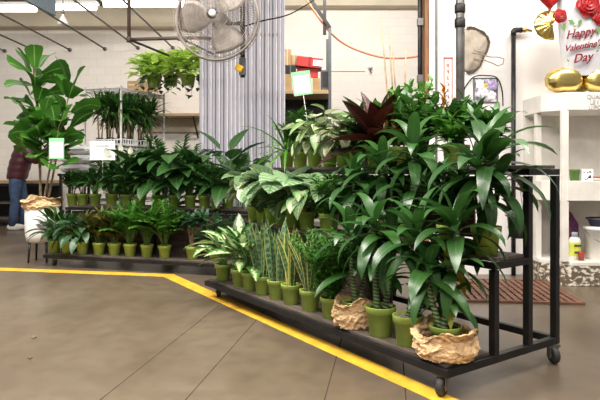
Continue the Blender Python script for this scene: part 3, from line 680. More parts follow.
# --- back cart, upper step
pt = dict(ns=9, h=(.14,.24), lean=30, nl=12, L=.09, W=.03, prof='lance', start=.5)
plant('potted_braided_tree', 'young light green tree on bare trunk, leftmost on the back cart upper step', on2(.02,.43,zm2), G2m, 'stems', 101, 'mid_leaf', pt, stem='bark')
plant('potted_braided_tree', 'young light green tree on bare trunk, second on the back cart upper step', on2(.15,.43,zm2), G2m, 'stems', 102, 'mid_leaf', pt, stem='bark')
ant = dict(n=20, pl=(.18,.40), lean=(4,36), L=.24, W=.085, droop=.8, bend=25)
for i, (s, lf, ex, fl_, lab) in enumerate((
    (.307,'dark_leaf',dict(pl=(.1,.25), L=.2, W=.06),0,'dark peace lily under the white paper sign, third on the upper step'),
    (.502,'dark_leaf',dict(pl=(.1,.3), L=.2, W=.065),1,'peace lily with a nodding white bloom, right of the paper sign'),
    (.68,'dark_leaf',dict(pl=(.12,.34), L=.24, W=.075),2,'peace lily with two white blooms on the upper step'),
    (.845,'dark_leaf',dict(),0,'long leaved dark plant, sixth on the back cart upper step'),
    (1.05,'dark_leaf',dict(pl=(.2,.46), L=.24, W=.13, prof='ovate', bend=55),0,'broad oval leaved dark plant, seventh on the back cart upper step'),
    (1.23,'dark_leaf',dict(pl=(.2,.5), L=.26, W=.14, prof='ovate', bend=50),0,'tall broad leaved plant, eighth on the back cart upper step, before the strip curtain'),
    (1.41,'dark_leaf',dict(pl=(.2,.46), L=.27, W=.13, prof='ovate', bend=40),0,'broad leaved plant, ninth on the back cart upper step, beside the fern'))):
    q = dict(ant); q.update(ex)
    p_ = plant('potted_peace_lily' if i < 4 else 'potted_anthurium', lab, on2(s,.43,zm2), G2m, 'basal', 110+i, lf, q, rz=0)
    if fl_ == 1: spathe(p_, (.02,-.04,.12), -1.5, .40, .12, .20)
    if fl_ == 2: spathe(p_, (.0,-.04,.12), -1.5, .46, .09, .19); spathe(p_, (.04,-.03,.12), -1.2, .43, .09, .20)
plant('potted_fern', 'dark feathery fern in lime pot, rightmost but one on the back cart upper step', on2(1.57,.42,zm2), G2m, 'fern', 120, 'fern_leaf', dict(n=30, h=(.18,.42), lean=55, bl=.07))
plant('potted_anthurium', 'big dark leaved plant at the right end of the back cart upper step', on2(1.80,.47,zm2), G2m, 'basal', 121, 'dark_leaf', dict(n=18, pl=(.2,.5), lean=(4,50), L=.3, W=.13, prof='ovate', droop=.7, bend=30))
plant('potted_fern', 'spreading dark fern over the back cart step edge, near the front cart', on2(1.73,.34,zm2), G2m, 'fern', 122, 'fern_dark', dict(n=34, h=(.22,.50), lean=85, bl=.08), ps=.8)
# --- taller plants behind the back cart, standing on the floor
GF = 'floor plants behind the back cart'
for i, (x, y, kind, lf, prm, lab) in enumerate((
    (-2.28,7.35,'palm','mid_leaf',dict(n=22, h=(.9,1.25), lean=40, nl=14, ll=.24, lw=.03, bare=.55),'feathery floor palm behind the peace lilies, under the chrome rack'),
    (-1.62,7.0,'palm','mid_leaf',dict(n=22, h=(.95,1.35), lean=32, nl=14, ll=.22, lw=.03, bare=.55),'tall feathery floor palm under the tan wall shelf, left of the strip curtain'),
    (-.75,6.6,'basal','dark_leaf',dict(n=22, pl=(.55,.95), lean=(4,32), L=.36, W=.13, prof='ovate', droop=.7, bend=25),'tall dark floor plant in front of the strip curtain'))):
    plant('floor_palm' if i < 2 else 'floor_anthurium', lab, (x,y,0), GF, kind, 130+i, lf, prm, ps=1.6)

# --- fiddle leaf fig in white legged planter
fg = thing('fiddle_leaf_fig', 'tall fiddle leaf fig in white planter on black legs at the left', 'potted plant', (-2.86,6.2,0))
MB().lathe([(.12,.215),(.155,.23),(.17,.30),(.175,.62),(.168,.625),(.155,.60)], 32, cap=True).build('planter', M['planter_white'], fg)
for a in (.8, 2.4, 4.0, 5.5):
    MB().tube([(.13*math.cos(a),.13*math.sin(a),.25),(.145*math.cos(a),.145*math.sin(a),0)], [.017,.010], 8).build('leg', M['black'], fg)
pw_ = paper_wrap(fg, 33, .15, .10, .06, .575)
rng = random.Random(9); fb = MB(); 
for (x0, y0, x1, y1, h, n, wl, q0) in ((0,0,-.09,.02,1.60,34,1,.38), (.04,.03,.30,.05,1.38,24,1,.42), (-.03,.02,.02,-.05,1.02,20,1.05,.5), (.02,-.03,.20,-.06,.90,16,1.05,.45)):
    pts = [Vector((x0+(x1-x0)*q, y0+(y1-y0)*q, .58+h*q)) for q in [k/10 for k in range(11)]]
    MB().tube(pts, [.014-.008*k/10 for k in range(11)], 8).build('trunk', M['bark'], fg)
    for j in range(n):
        q = q0+(1-q0)*(j+.4)/n; f = min(9.99, q*10); k0 = int(f); pp = pts[k0].lerp(pts[k0+1], f-k0); k = rng.uniform(.75,1.2)*wl
        e = R(rng.uniform(0,58)) if j < n-4 else R(rng.uniform(50,80)); az = j*2.4+rng.uniform(-.3,.3); st = rng.uniform(.03,.10)
        p2 = pp+Vector((math.cos(az)*st, math.sin(az)*st, st*.4)); fb.tube([pp, p2], .004, 4, cap=False)
        fb.leaf(p2, az, e, .275*k, .245*k, 'fiddle', .6*rng.uniform(.5,1.4), 8, .2, rng.uniform(-.9,.9), .03)
fb.build('foliage', M['fig_leaf'], fg)

# ------------------------------------------------------------------ price tag signs
def sign(name, label, px0, py0, px1, py1, Y, mat, border=None, stake=0, lines=(), ydown=None):
    a_, c_ = at(px0, py1, Y), at(px1, py0, Y); w, h = c_.x-a_.x, c_.z-a_.z
    t = thing(name, label, 'sign', ((a_.x+c_.x)/2, Y, a_.z))
    if border:
        MB().box((0,.002,h/2), (w,.004,h)).build('backing', M[border], t, False)
        MB().box((0,-.001,h*.44), (w*.84,.004,h*.74)).build('card', M[mat], t, False)
    else: MB().box((0,0,h/2), (w,.006,h)).build('card', M[mat], t, False)
    for (s, zz, sz) in lines:
        text_obj('lettering', s, sz, M['ink_pale'], Matrix.Translation((0,-.005,h*zz)) @ UP, t)
    if stake: MB().bar((0,.006,-stake), (0,.006,h*.6), .006).build('stake', M['white_plastic'], t, False)
    return t
s_ = sign('price_sign', 'green bordered white price card on a stake above the parlour palm', 294,71,313,95,4.98,'white','tag_green',.30); s_.rotation_euler.y = R(-8)
s_ = sign('price_sign', 'green bordered white price card hanging in front of the fiddle leaf fig', 49,138,64,159,5.75,'white','tag_green')
MB().tube([(0,.006,.2),(-.01,.08,.34),(-.03,.28,.52)], .002, 5).build('string', M['bark'], s_)
s_ = sign('paper_sign', 'white landscape paper sign with grey lettering and a flower below the chrome rack', 90,141,115,160,6.15,'white',None,.42)
hh = 19/560*6.15
MB().box((0,-.004,hh*.74), (.15,.002,.014)).build('lettering', M['ink_pale'], s_, False)
MB().box((.01,-.004,hh*.58), (.10,.002,.006)).build('lettering', M['ink_pale'], s_, False)
b = MB(); 
for k in range(5): b.leaf((.07+.01*k,-.006,.02), -.8+k*.4, R(70), .05, .012, 'lance', .2, 3)
b.leaf((-.05,-.006,.02), 0, R(88), .12, .014, 'lance', 0, 3); b.build('flower_print', M['bright_leaf'], s_)

# ------------------------------------------------------------------ chrome wire rack
ra = math.atan2(.75,.355); rk = thing('wire_rack', 'chrome wire shelving rack full of small cane plants, behind the back cart', 'rack', (-2.295,7.18,0), 0)
ux, uy = Vector((-.535,.19,0)), Vector((.355,.80,0))
cs = [Vector((0,0,0)), ux, uy, ux+uy]
for c in cs: MB().tube([c, c+Vector((0,0,2.10))], .014, 10).build('post', M['chrome'], rk)
for z in (2.07, 1.33, .62):
    b = MB()
    for (p, q) in ((cs[0],cs[1]),(cs[0],cs[2]),(cs[1],cs[3]),(cs[2],cs[3])):
        for dz in (0, .035): b.tube([p+Vector((0,0,z+dz-.035)), q+Vector((0,0,z+dz-.035))], .006, 6)
        for k in range(12):
            m0 = p.lerp(q, k/12); m1 = p.lerp(q, (k+.5)/12); b.tube([m0+Vector((0,0,z-.035)), m1+Vector((0,0,z))], .003, 4)
    for k in range(1, 16): b.tube([ux*(k/16)+Vector((0,0,z)), ux*(k/16)+uy+Vector((0,0,z))], .0035, 4)
    b.build('wire_shelf', M['chrome'], rk)
O_ = Vector((-2.295,7.18,0))
for i, (q, lab) in enumerate(((.26,'white slotted tray on the chrome rack, nearest the front corner'), (.72,'white slotted tray on the chrome rack, behind the first tray'))):
    c = O_+uy*q+ux*.5; t = thing('plant_tray', lab, 'tray', (c.x,c.y,1.338), math.atan2(ux.y, ux.x)+PI, 'trays on the chrome rack')
    b = MB(); Lx, Ly, hz = .50, .30, .075
    b.box((0,0,.006), (Lx,Ly,.012))
    for z in (.012, hz):
        for s in (-1,1): b.box((0,s*(Ly/2-.006),z), (Lx,.012,.016)); b.box((s*(Lx/2-.006),0,z), (.012,Ly-.024,.016))
    for k in range(11):
        for s in (-1,1): b.box((-Lx/2+.01+k*(Lx-.02)/10, s*(Ly/2-.006), hz/2+.005), (.012,.011,hz-.02))
    for k in range(1,6):
        for s in (-1,1): b.box((s*(Lx/2-.006), -Ly/2+k*Ly/6, hz/2+.005), (.011,.012,hz-.02))
    b.build('basket', M['white_plastic'], t, False)
names9 = ['at the front corner', 'second along the front edge', 'third along the front edge', 'at the left corner', 'at the centre', 'behind the centre', 'on the right side', 'at the far right', 'at the far left', 'at the back middle', 'midway on the right edge', 'midway on the left edge']
k_ = 0
for q in (.16,.34,.62,.82):
    for w in (.2,.5,.8):
        c = O_+uy*q+ux*w; rng = random.Random(200+k_)
        t = thing('cane_plant', 'tufted cane plant in the chrome rack, %s, %s' % (('row nearest the front post','second row from the front post','third row from the front post','farthest row from the front post')[k_//3], ('right side','middle','left side')[k_ % 3]), 'potted plant', (c.x,c.y,1.352), rng.uniform(0,6), 'cane plants in the chrome rack')
        MB().lathe([(.038,0),(.05,.09),(.047,.09),(.044,.07)], 14).build('pot', M['black'], t)
        fb = MB()
        for a in range(3):
            x, y = .022*math.cos(a*2.1), .022*math.sin(a*2.1); h = rng.uniform(.3,.46); p1 = Vector((x*2.6,y*2.6,.08+h))
            MB().tube([(x,y,.06), p1], .009, 7).build('cane', M['bamboo' if (a+k_) % 3 else 'bark'], t)
            rosette(fb, rng, p1, 20, .30, .034, (75,-25), 1.0, 'lance', 5, .25, .008, .1)
        fb.build('foliage', M['mid_leaf'], t); k_ += 1

# ------------------------------------------------------------------ shelves, pipes and things along the back wall
Yp = 8.6
tws = thing('wall_shelf', 'tan wooden wall shelf left of the strip curtain', 'shelf', at(172,116,10.7))
MB().box((0,.0,0), (1.15,.56,.05)).build('board', M['tan_wood'], tws, False, .004)
MB().box((0,.24,-.16), (1.15,.03,.26)).build('cleat', M['tan_paint'], tws, False)
for s in (-.45,.45):
    MB().bar((s,-.2,-.03), (s,.26,-.4), .03).build('bracket', M['black_metal'], tws, False)
bx = at(143,88,10.55); c = thing('wooden_crate', 'tan wooden box on a ledge behind the hanging plants', 'box', bx)
o = MB().box((0,0,0), (.5,.3,.22)).build('box_body', M['cardboard'], c, False, .004)
MB().box((0,-.152,.04), (.46,.004,.03)).build('tape', M['tan_paint'], c, False)
lg = thing('wall_ledge', 'small pale ledge on the back wall carrying a tan box', 'shelf', bx+Vector((0,.08,-.13)))
MB().box((0,0,0), (.6,.5,.04)).build('board', M['white_paint'], lg, False)
for s in (-.2,.2): MB().bar((s,-.15,-.02), (s,.22,-.25), .025).build('bracket', M['white_paint'], lg, False)
# rods sticking out of the wall
rods = ((70,50,'thin dark rod from the back wall, ending above the fig, second from left'), (40,0,''), )
for i, (px, py, y2, lab) in enumerate(((5,51,5.2,'short dark wall rod at the left edge'), (36,51,5.4,'dark wall rod second from the left edge'), (70,50,5.0,'dark wall rod third from the left, above the fiddle leaf fig'), (105,49,4.9,'dark wall rod fourth from the left, ending beneath the hanging bulb'), (138,48,4.6,'dark wall rod fifth from the left, over the chrome rack'), (173,48,4.2,'dark wall rod rightmost, crossing behind the pipe frame'))):
    e = at(px, py, D); t = thing('wall_rod', lab, 'rod', e, 0, 'rods from the back wall')
    MB().tube([(0,0,0), (-.02,y2-D,0)], .016, 8).build('rod', M['dark_pipe'] if i % 2 else M['brown_pipe'], t)
    MB().lathe([(.04,0),(.04,.012),(.02,.02)], 12, (0,-.001,0), Matrix.Rotation(PI/2,3,'X')).build('flange', M['steel'], t)
# brown pipe frame hanging from above
pf = thing('pipe_frame', 'brown threaded pipe frame hanging from the ceiling left of the fan', 'pipe frame', (0,0,0))
a_, c_ = at(129,39.5,6.6), at(180,38,6.6)
for p in (a_, c_): MB().tube([p, (p.x,p.y,4.2)], .021, 10).build('drop_pipe', M['brown_pipe'], pf)
MB().tube([a_, c_, c_+Vector((.5,0,.0))], .021, 10).build('cross_pipe', M['brown_pipe'], pf)
for p in (a_, c_):
    MB().tube([p, p+Vector((.50,1.80,0))], .015, 8).build('long_pipe', M['dark_pipe'], pf)
    MB().lathe([(.001,-.035),(.03,-.03),(.03,.03),(.001,.035)], 12, p).build('elbow', M['brown_pipe'], pf)
# hanging lime plants
def hanging(label, px, py, Y, seed, r=.13, n=240):
    rng = random.Random(seed); pos = at(px, py, Y); t = thing('hanging_plant', label, 'hanging plant', pos, 0, 'hanging lime plants')
    MB().lathe([(.085,0),(.105,.13),(.118,.135),(.118,.15),(.108,.15),(.10,.12)], 20).build('pot', M['pot'], t)
    MB().lathe([(.001,.13),(.10,.128)], 16, cap=False).build('soil', M['soil'], t)
    hb = MB(); top = 3.19-pos.z if False else None
    ztop = a_.z - pos.z
    for a in range(3):
        x, y = .112*math.cos(a*2.1), .112*math.sin(a*2.1); hb.tube([(x,y,.14), (x*.3,y*.3,.42), (0,0,.5), (0,0,ztop-.015)], .004, 5)
    hb.build('hanger_wire', M['steel'], t)
    fb = MB()
    for k in range(n):
        az = rng.uniform(0,2*PI); ph = rng.uniform(-.25,1.5); q = r*rng.uniform(.65,1.35)
        p = Vector((q*1.25*math.cos(ph)*math.cos(az), q*1.25*math.cos(ph)*math.sin(az), .21+q*1.1*math.sin(ph)))
        fb.leaf(p, az+rng.uniform(-.6,.6), R(rng.uniform(-30,45)), rng.uniform(.12,.18), rng.uniform(.10,.13), 'heart', .6, 5, .2)
    fb.build('foliage', M['lime_leaf'], t)
    sb, vb = MB(), MB()
    for k in range(9):
        az = rng.uniform(0,2*PI); p = Vector((.11*math.cos(az), .11*math.sin(az), .15)); pts = [p.copy()]; l = rng.uniform(.15,.38)
        for s in range(5): p = p+Vector((math.cos(az)*.045*(1-s/4), math.sin(az)*.045*(1-s/4), -l/5*(.3+s*.3))); pts.append(p.copy())
        sb.tube(pts, .0025, 4, cap=False)
        for p in pts[1:]: vb.leaf(p, az+rng.uniform(-1.5,1.5), R(-20), .10, .075, 'heart', .5, 4, .2)
    sb.build('vines', M['green_stem'], t); vb.build('trailing_leaves', M['mid_leaf'], t)
def hook(Y, x): pass
hanging('lime leaved plant hanging at the left, nearest the brown pipe corner', 154, 87, 8.1, 301, .185)
hanging('lime leaved plant hanging at the right beside the strip curtain', 188, 85, 7.8, 302, .185)
hanging('lime leaved plant hanging in the middle, set back between two others', 171, 86, 8.35, 303, .17)
# rails across the two long pipes carry the hanging lime plants
hp_ = thing('hanging_rail', 'dark rail above the hanging lime plants, laid across the long pipes', 'rail', (0,0,0))
for Yq, xq in ((8.1,at(154,0,8.1).x-.04), (7.8,at(188,0,7.8).x-.2), (8.35,at(171,0,8.35).x-.04)):
    MB().tube([(xq,Yq,a_.z+.025),(c_.x+.5,Yq,a_.z+.025)], .010, 6).build('crosspiece', M['dark_pipe'], hp_)
# bulb lamp
p = at(63,22,9.2); bl = thing('bulb_lamp', 'white spot bulb hanging from the tan beam at the top left', 'lamp', p)
MB().lathe([(.02,.16),(.022,.10),(.05,.05),(.085,-.02),(.08,-.05),(.001,-.06)], 18).build('bulb', M['white_plastic'], bl)
MB().lathe([(.026,.13),(.026,.2),(.012,.21)], 12).build('socket', M['steel'], bl)
MB().tube([(0,0,.2),(0,0,4.2-p.z)], .008, 6).build('cord', M['black'], bl)
# grey hanging sign at the top left
p = at(43,16,6.8); hs = thing('hanging_sign', 'blue grey sign hanging from above at the top left, seen edge on', 'sign', (0,0,0))
P0, P1 = at(54,16,6.2), at(30,4,7.6)
hs.location = P0
d = Vector((-.10,-1.3,0)); b = MB()
Mx = Matrix.Translation(d*.5+Vector((0,0,.25))) @ Matrix.Rotation(math.atan2(d.y,d.x),4,'Z')
vs = [Vector((x,y,z)) for x in (-d.length/2,d.length/2) for y in (-.02,.02) for z in (-.25,.25)]
b.v = [Mx @ v for v in vs]
for q in ((0,1,3,2),(4,6,7,5),(0,4,5,1),(2,3,7,6),(0,2,6,4),(1,5,7,3)): b.face(q)
b.build('panel', M['sign_grey'], hs, False)
for k in range(5):
    q = d*(.1+.16*k); nrm = Vector((-d.y,d.x,0)).normalized()
    MB().box(q+nrm*.022+Vector((0,0,.16)), (.10,.004,.018 if k % 2 else .03), math.atan2(d.y,d.x)).build('lettering', M['ink_pale'], hs, False)
for q in (.2,.8): MB().tube([d*q+Vector((0,0,.49)), d*q+Vector((0,0,4.3-P0.z))], .008, 6).build('rod', M['steel'], hs)

# ------------------------------------------------------------------ strip curtain
Yc = 7.5; xl, xr = at(199.5,0,Yc).x, at(285,0,Yc).x
sc_ = thing('strip_curtain', 'lilac grey vinyl strip curtain hanging in the middle of the room', 'curtain', ((xl+xr)/2,Yc,0))
ns = 21; wS = (xr-xl)/ns; rng = random.Random(4)
MB().box((0,0,3.62), (xr-xl+.1,.06,.08)).build('rail', M['steel'], sc_, False)
for sx in (-1,1): MB().box((sx*((xr-xl)/2-.05),0,3.95), (.03,.03,.6)).build('hanger', M['steel'], sc_, False)
for k in range(ns):
    x = xl+(k+.5)*wS-(xl+xr)/2; yy = .015*(k % 2)-.01; y2 = rng.uniform(-.015,.015)
    b = MB()
    def f(u, v, x=x, yy=yy, y2=y2):
        return (x+(u-.5)*wS*.93+.0015*math.sin(v*5+x*9), yy+y2*(1-v)*.4-.016*math.cos((u-.5)*PI), .04+3.56*v)
    b.grid(f, 4, 10); st = b.build('strip', M['vinyl'], sc_)
    sd = st.modifiers.new('solid','SOLIDIFY'); sd.thickness = .003
    if k % 2 == 0 or rng.random() < .3:
        e = MB(); xx = x+wS*.42; e.box((xx,yy-.014,1.82), (wS*.22,.008,3.55)); e.build('strip_edge', M['vinyl_edge'], st, False)
    else:
        e = MB(); e.box((x+wS*.45,yy-.006,1.82), (wS*.16,.006,3.55)); e.build('strip_gap', M['grey_box'], st, False)
for k in range(4,ns-1):
    x = xl+(k+.5)*wS-(xl+xr)/2
    if k > 12 or k % 3 == 0: MB().box((x-wS*.4,-.035,2.82), (.012,.004,.04)).build('rivet', M['jamb'], sc_, False)

# ------------------------------------------------------------------ industrial fan
fc = at(217,18,5.0); fan = thing('industrial_fan', 'large round industrial wall fan with wire cage hanging at the top', 'fan', fc, R(-6))
Rf = .375
cage = MB(); 
for yo, s in ((-.10,1), (.10,-1)):
    for rr, q in ((1,0),(.86,.25),(.7,.42),(.54,.56),(.38,.68),(.22,.78)):
        yy = yo-s*.06*q*1.2
        cage.tube([(Rf*rr*math.cos(a), yy, Rf*rr*math.sin(a)) for a in [2*PI*k/40 for k in range(41)]], .0030, 5, cap=False)
    for k in range(84):
        a = 2*PI*k/84; pts = [(Rf*r_*math.cos(a+.5*(1-r_)), yo-s*.075*(1-r_)**.7, Rf*r_*math.sin(a+.5*(1-r_))) for r_ in (.14,.35,.55,.75,1)]
        cage.tube(pts,   .0019, 4, cap=False)
cage.build('cage', M['fan_metal'], fan)
MB().tube([(Rf*math.cos(a), 0, Rf*math.sin(a)) for a in [2*PI*k/48 for k in range(49)]], .012, 8, cap=False).build('outer_ring', M['fan_metal'], fan)
hub = MB().lathe([(.001,-.03),(.035,-.025),(.04,0),(.04,.05),(.001,.055)], 18, (0,-.02,0), Matrix.Rotation(PI/2,3,'X')).build('hub', M['steel'], fan)
MB().lathe([(.001,.0),(.032,.0),(.028,.022),(.001,.026)], 18, (0,-.15,0), Matrix.Rotation(PI/2,3,'X')).build('badge', M['white_plastic'], fan)
for k in range(3):
    a0 = 2*PI*k/3+.95
    def f(u, v, a0=a0):
        r_ = .04+v*.285; a = a0+(u-.5)*(.55+.75*math.sin(PI*min(1,v*.85)**.8)); return (r_*math.cos(a), (u-.5)*.10*(1.1-v*.5), r_*math.sin(a))
    o = MB().grid(f, 6, 8).build('blade', M['fan_metal'], fan); o.modifiers.new('s','SOLIDIFY').thickness = .003
MB().lathe([(.065,.05),(.075,.07),(.075,.20),(.05,.22)], 18, (0,0,0), Matrix.Rotation(-PI/2,3,'X')).build('motor', M['dark_pipe'], fan)
MB().tube([(0,.2,0),(.14,.2,0),(.19,.2,.0)], .018, 8).build('yoke', M['dark_pipe'], fan)
MB().tube([(.19,.2,-.50),(.19,.2,4.4-fc.z)], .022, 10).build('mount_pole', M['dark_pipe'], fan)
MB().box((.19,.2,-.40), (.055,.05,.16)).build('switch_box', M['grey_box'], fan, False)
MB().box((.165,.165,-.42), (.07,.03,.06), rot=Matrix.Rotation(.5,3,'Y')).build('plug', M['yellow_petal'], fan, False, .008)
# cables
def cord(name, label, pts, r, mat, n=24):
    P_ = [Vector(p) for p in pts]; out = []
    for i in range(len(P_)-1):
        p0, p1, p2, p3 = P_[max(i-1,0)], P_[i], P_[i+1], P_[min(i+2,len(P_)-1)]
        for k in range(n):
            t = k/n; out.append(.5*((2*p1)+(p2-p0)*t+(2*p0-5*p1+4*p2-p3)*t*t+(3*p1-p0-3*p2+p3)*t**3))
    out.append(P_[-1]); return tag(MB().tube(out, r, 6).build(name, mat), label, 'cord')
cord('black_cable', 'thin black cable sagging from the fan pole to the upper shelf frame', [fc+Vector((.20,.2,-.03)), at(262,21,5.6), at(290,14,6.4), at(314,0,7.4), at(325,-8,7.8)], .007, M['cable'])
cord('orange_extension_cord', 'thin orange cord drooping across the white block wall', [at(303,-6,8.6), at(312,8,8.6), at(330,32,8.8), at(350,47,9.1), at(380,57,9.4), at(405,58,9.6), at(424,55,9.8)], .016, M['orange_cord'])

# ------------------------------------------------------------------ storage shelf with boxes
Ys = 9.0
sf = thing('storage_shelf', 'black angle iron shelf with tan board behind the strip curtain', 'shelf', at(303,93,Ys))
wl, wr = at(283,0,Ys).x-at(303,0,Ys).x-.7, at(330,0,Ys).x-at(303,0,Ys).x
MB().span((wl,-.35,-.06), (wr,.45,0)).build('board', M['tan_wood'], sf, False, .004)
zf = -at(303,93,Ys).z
for x, y in ((wr-.02,-.33),(wr-.02,.43),(wl+.02,-.33),(wl+.02,.43)):
    h = at(0,33,Ys).z-at(0,93,Ys).z
    MB().box((x,y,(zf+h)/2), (.045,.045,h-zf)).build('upright', M['grey_box'] if x > 0 else M['black_metal'], sf, False)
MB().span((wl,.38,-.95), (wr,.40,-.06)).build('back_panel', M['black_metal'], sf, False)
MB().span((wl,-.35,-1.0), (wr,.45,-.95)).build('board', M['dark_wood'], sf, False)
hT = at(0,33,Ys).z-at(0,93,Ys).z
MB().bar((wr-.02,-.33,hT), (wr-.02-.42,-.33,hT+.62), .05).build('brace', M['black_metal'], sf, False)
MB().box((wr-.10,-.30,hT+.25), (.05,.05,.7)).build('top_post', M['black_metal'], sf, False)
def carton(label, x0, y0, x1, y1, Y, mat, rz=0, d=.3, tape='tan_paint', group='cartons on the storage shelf', cat='box'):
    a_, c_ = at(x0,y1,Y), at(x1,y0,Y); w, h = c_.x-a_.x, c_.z-a_.z
    t = thing('carton', label, cat, ((a_.x+c_.x)/2, Y+d/2, a_.z), 0, group)
    t.rotation_euler.y = rz
    MB().box((0,0,h/2), (w,d,h)).build('box_body', M[mat], t, False, .006)
    MB().box((0,-.0,h/2), (w*.12,d+.004,h+.004)).build('tape', M[tape], t, False)
    return t
Yb = 8.72
zsh = at(303,93,Ys).z; ysh = 171-(zsh-H)*560/Yb
carton('tan cardboard box on the storage shelf, left one of the bottom pair', 283, 74, 303, ysh, Yb, 'cardboard')
carton('tan cardboard box on the storage shelf, right one of the bottom pair', 303.5, 78, 320, ysh, Yb, 'cardboard')
o = carton('black carton wedged between tan boxes on the storage shelf', 285, 65, 296, 74, Yb, 'black', tape='grey_box')
carton('tan box topmost at the left of the storage shelf pile', 283.5, 49, 291, 65, Yb+.05, 'cardboard')
carton('red carton under the white labelled red one', 297, 68, 318, 77.6, Yb+.03, 'red_box', tape='red')
t = carton('red carton with a white label, topmost of the storage shelf pile', 296, 57, 322, 67, Yb-.02, 'red_box', R(7), tape='red')
MB().box((.13,-.155,.075), (.15,.006,.09)).build('label', M['white'], t, False)
carton('small tan box between black and red cartons on the storage shelf', 291.3, 55, 297, 64.8, Yb+.06, 'cardboard')
t = thing('speaker_case', 'dark grey upright case at the right end of the storage shelf', 'case', (at(325,0,Yb).x,Yb+.12,zsh))
MB().box((0,0,.16), (.12,.26,.32)).build('case_body', M['grey_box'], t, False, .01); MB().box((0,-.132,.17), (.09,.006,.24)).build('grille', M['black'], t, False)
# bare lamp holder on the wall
p = at(370,68,D); t = thing('wall_hook', 'small white and brown hook fixed on the block wall', 'hook', p)
MB().lathe([(.05,0),(.05,.02),(.02,.05),(.03,.10),(.001,.11)], 12, (0,0,0), Matrix.Rotation(PI/2,3,'X')).build('knob', M['white_plastic'], t)
MB().tube([(0,-.05,-.02),(.0,-.07,-.09),(.03,-.06,-.1)], .012, 6).build('prong', M['brown_pipe'], t)
MB().box((-1.5,-.012,-.06), (2.8,.024,.012)).build('wire_run', M['white_paint'], t, False)
# bamboo stakes standing in the top step
for i, (x0, y0, x1, y1, lab) in enumerate(((389,112,381,20,'tallest dry bamboo stake leaning left above the maroon leaves'), (394,112,389,34,'dry bamboo stake second from the left above the maroon leaves'), (397,112,393,52,'shorter dry bamboo stake in the middle of the bunch'), (404,112,406,50,'dry bamboo stake rightmost of the bunch'))):
    Yk = on1(1.32,.8,0).y+.02*i; p, q = at(x0,y0,Yk), at(x1,y1,Yk)
    base = Vector((p.x,p.y,1.06)); t = MB().tube([p-base+Vector((0,0,(1.04-p.z))), (p-base)*1, (p-base).lerp(q-base,.5), q-base], [.006,.006,.005,.004], 6).build('bamboo_stake', M['bamboo']); t.location = base
    tag(t, lab, 'stake', 'bamboo stakes above the top step')

# ------------------------------------------------------------------ right wall things
Yw = RW
def wallp(px, py, off=0): return at(px, py, Yw-off)
t = thing('conduit', 'dark conduit running down beside the brown door jamb', 'pipe', (wallp(421,0).x,Yw+.05,0))
MB().tube([(0,0,0),(0,0,4.5)], .022, 10).build('tube', M['dark_pipe'], t)
for z in (1.9,2.45): MB().box((0,-.01,z), (.055,.055,.07)).build('coupling', M['steel'], t, False)
t = thing('grey_channel', 'flat grey channel strip fixed on the white wall right of the jamb', 'trim', (wallp(434.5,0).x,Yw-.012,0))
MB().box((0,0,2.2), (.045,.022,4.4)).build('channel', M['sign_grey'] if False else M['steel'], t, False); MB().box((0,-.012,2.2), (.012,.004,4.38)).build('groove', M['grey_box'], t, False)
t = thing('steel_pipe', 'thick steel standpipe with a coupling in front of the white wall', 'pipe', (at(460,0,5.0).x,5.0,0))
MB().tube([(0,0,0),(0,0,4.5)], .036, 14).build('tube', M['post_steel'], t)
for z in (2.32,2.45): MB().lathe([(.044,-.04),(.048,-.03),(.048,.03),(.044,.04)], 14, (0,0,z)).build('coupling', M['dark_pipe'], t)
MB().box((.03,.012,2.2), (.02,.03,4.4)).build('rib', M['dark_pipe'], t, False)
# red and white vertical sign
a_, c_ = wallp(443.5,112), wallp(452.5,57); w, h = c_.x-a_.x, c_.z-a_.z
t = thing('vertical_banner', 'narrow white and red vertical paper banner left of the steel pipe', 'sign', ((a_.x+c_.x)/2,Yw-.001,a_.z))
MB().box((0,0,h/2), (w,.004,h)).build('paper', M['white'], t, False)
b = MB()
for s in (-1,1): b.box((s*(w/2-.005),-.003,h/2), (.007,.003,h)); b.box((0,-.003,h/2+s*(h/2-.012)), (w,.003,.018))
b.build('border', M['sign_red'], t, False)
b = MB(); rng = random.Random(8)
for k in range(7):
    z = h-.07-k*.06
    for m in range(3): b.box((rng.uniform(-.008,.008),-.003,z-.012*m), (rng.uniform(.012,.03),.003,.005))
    b.box((rng.uniform(-.006,.006),-.003,z-.014), (.005,.003,.034))
b.build('characters', M['sign_red'], t, False)
# ragged linen fan hat on the wall
a_ = wallp(476,52,.004); t = thing('linen_dustpan', 'worn grey linen scoop with ragged dark edge and wire handle on the wall', 'scoop', a_)
px = [(462,44),(465,29),(470,27.5),(476,29),(482,32),(487,37),(489,43),(487,50),(483,58),(480,66),(475,71),(468,73),(463,70),(461,58)]
pts = [wallp(x,y,.004)-a_ for x, y in px]
def fanpt(u, v):
    i = u*len(pts); k = int(i) % len(pts); p = pts[k].lerp(pts[(k+1) % len(pts)], i-int(i)); q = p*v; return (q.x, -.035*(1-v*v)-.006*math.sin(u*40)*v, q.z)
o = MB().grid(fanpt, 42, 7, wrap=True).build('linen', M['linen'], t); o.modifiers.new('s','SOLIDIFY').thickness = .006
rng = random.Random(2); b = MB()
for k in range(64):
    u = k/64; i = u*len(pts); j = int(i); p = pts[j].lerp(pts[(j+1) % len(pts)], i-j)
    if p.x < -.09: continue
    b.box((p.x,-.012,p.z), (rng.uniform(.01,.024),.012,rng.uniform(.01,.022)), rot=Matrix.Rotation(rng.uniform(0,3),3,'Y'))
b.build('frayed_edge', M['fray'], t, False)
lp = [(472,53),(480,54),(490,57),(498,57),(504,59),(503,64),(498,66),(492,63),(484,60),(474,59)]
MB().tube([wallp(x,y,.14)-a_ for x, y in lp], .005, 6).build('wire_handle', M['wire'], t)
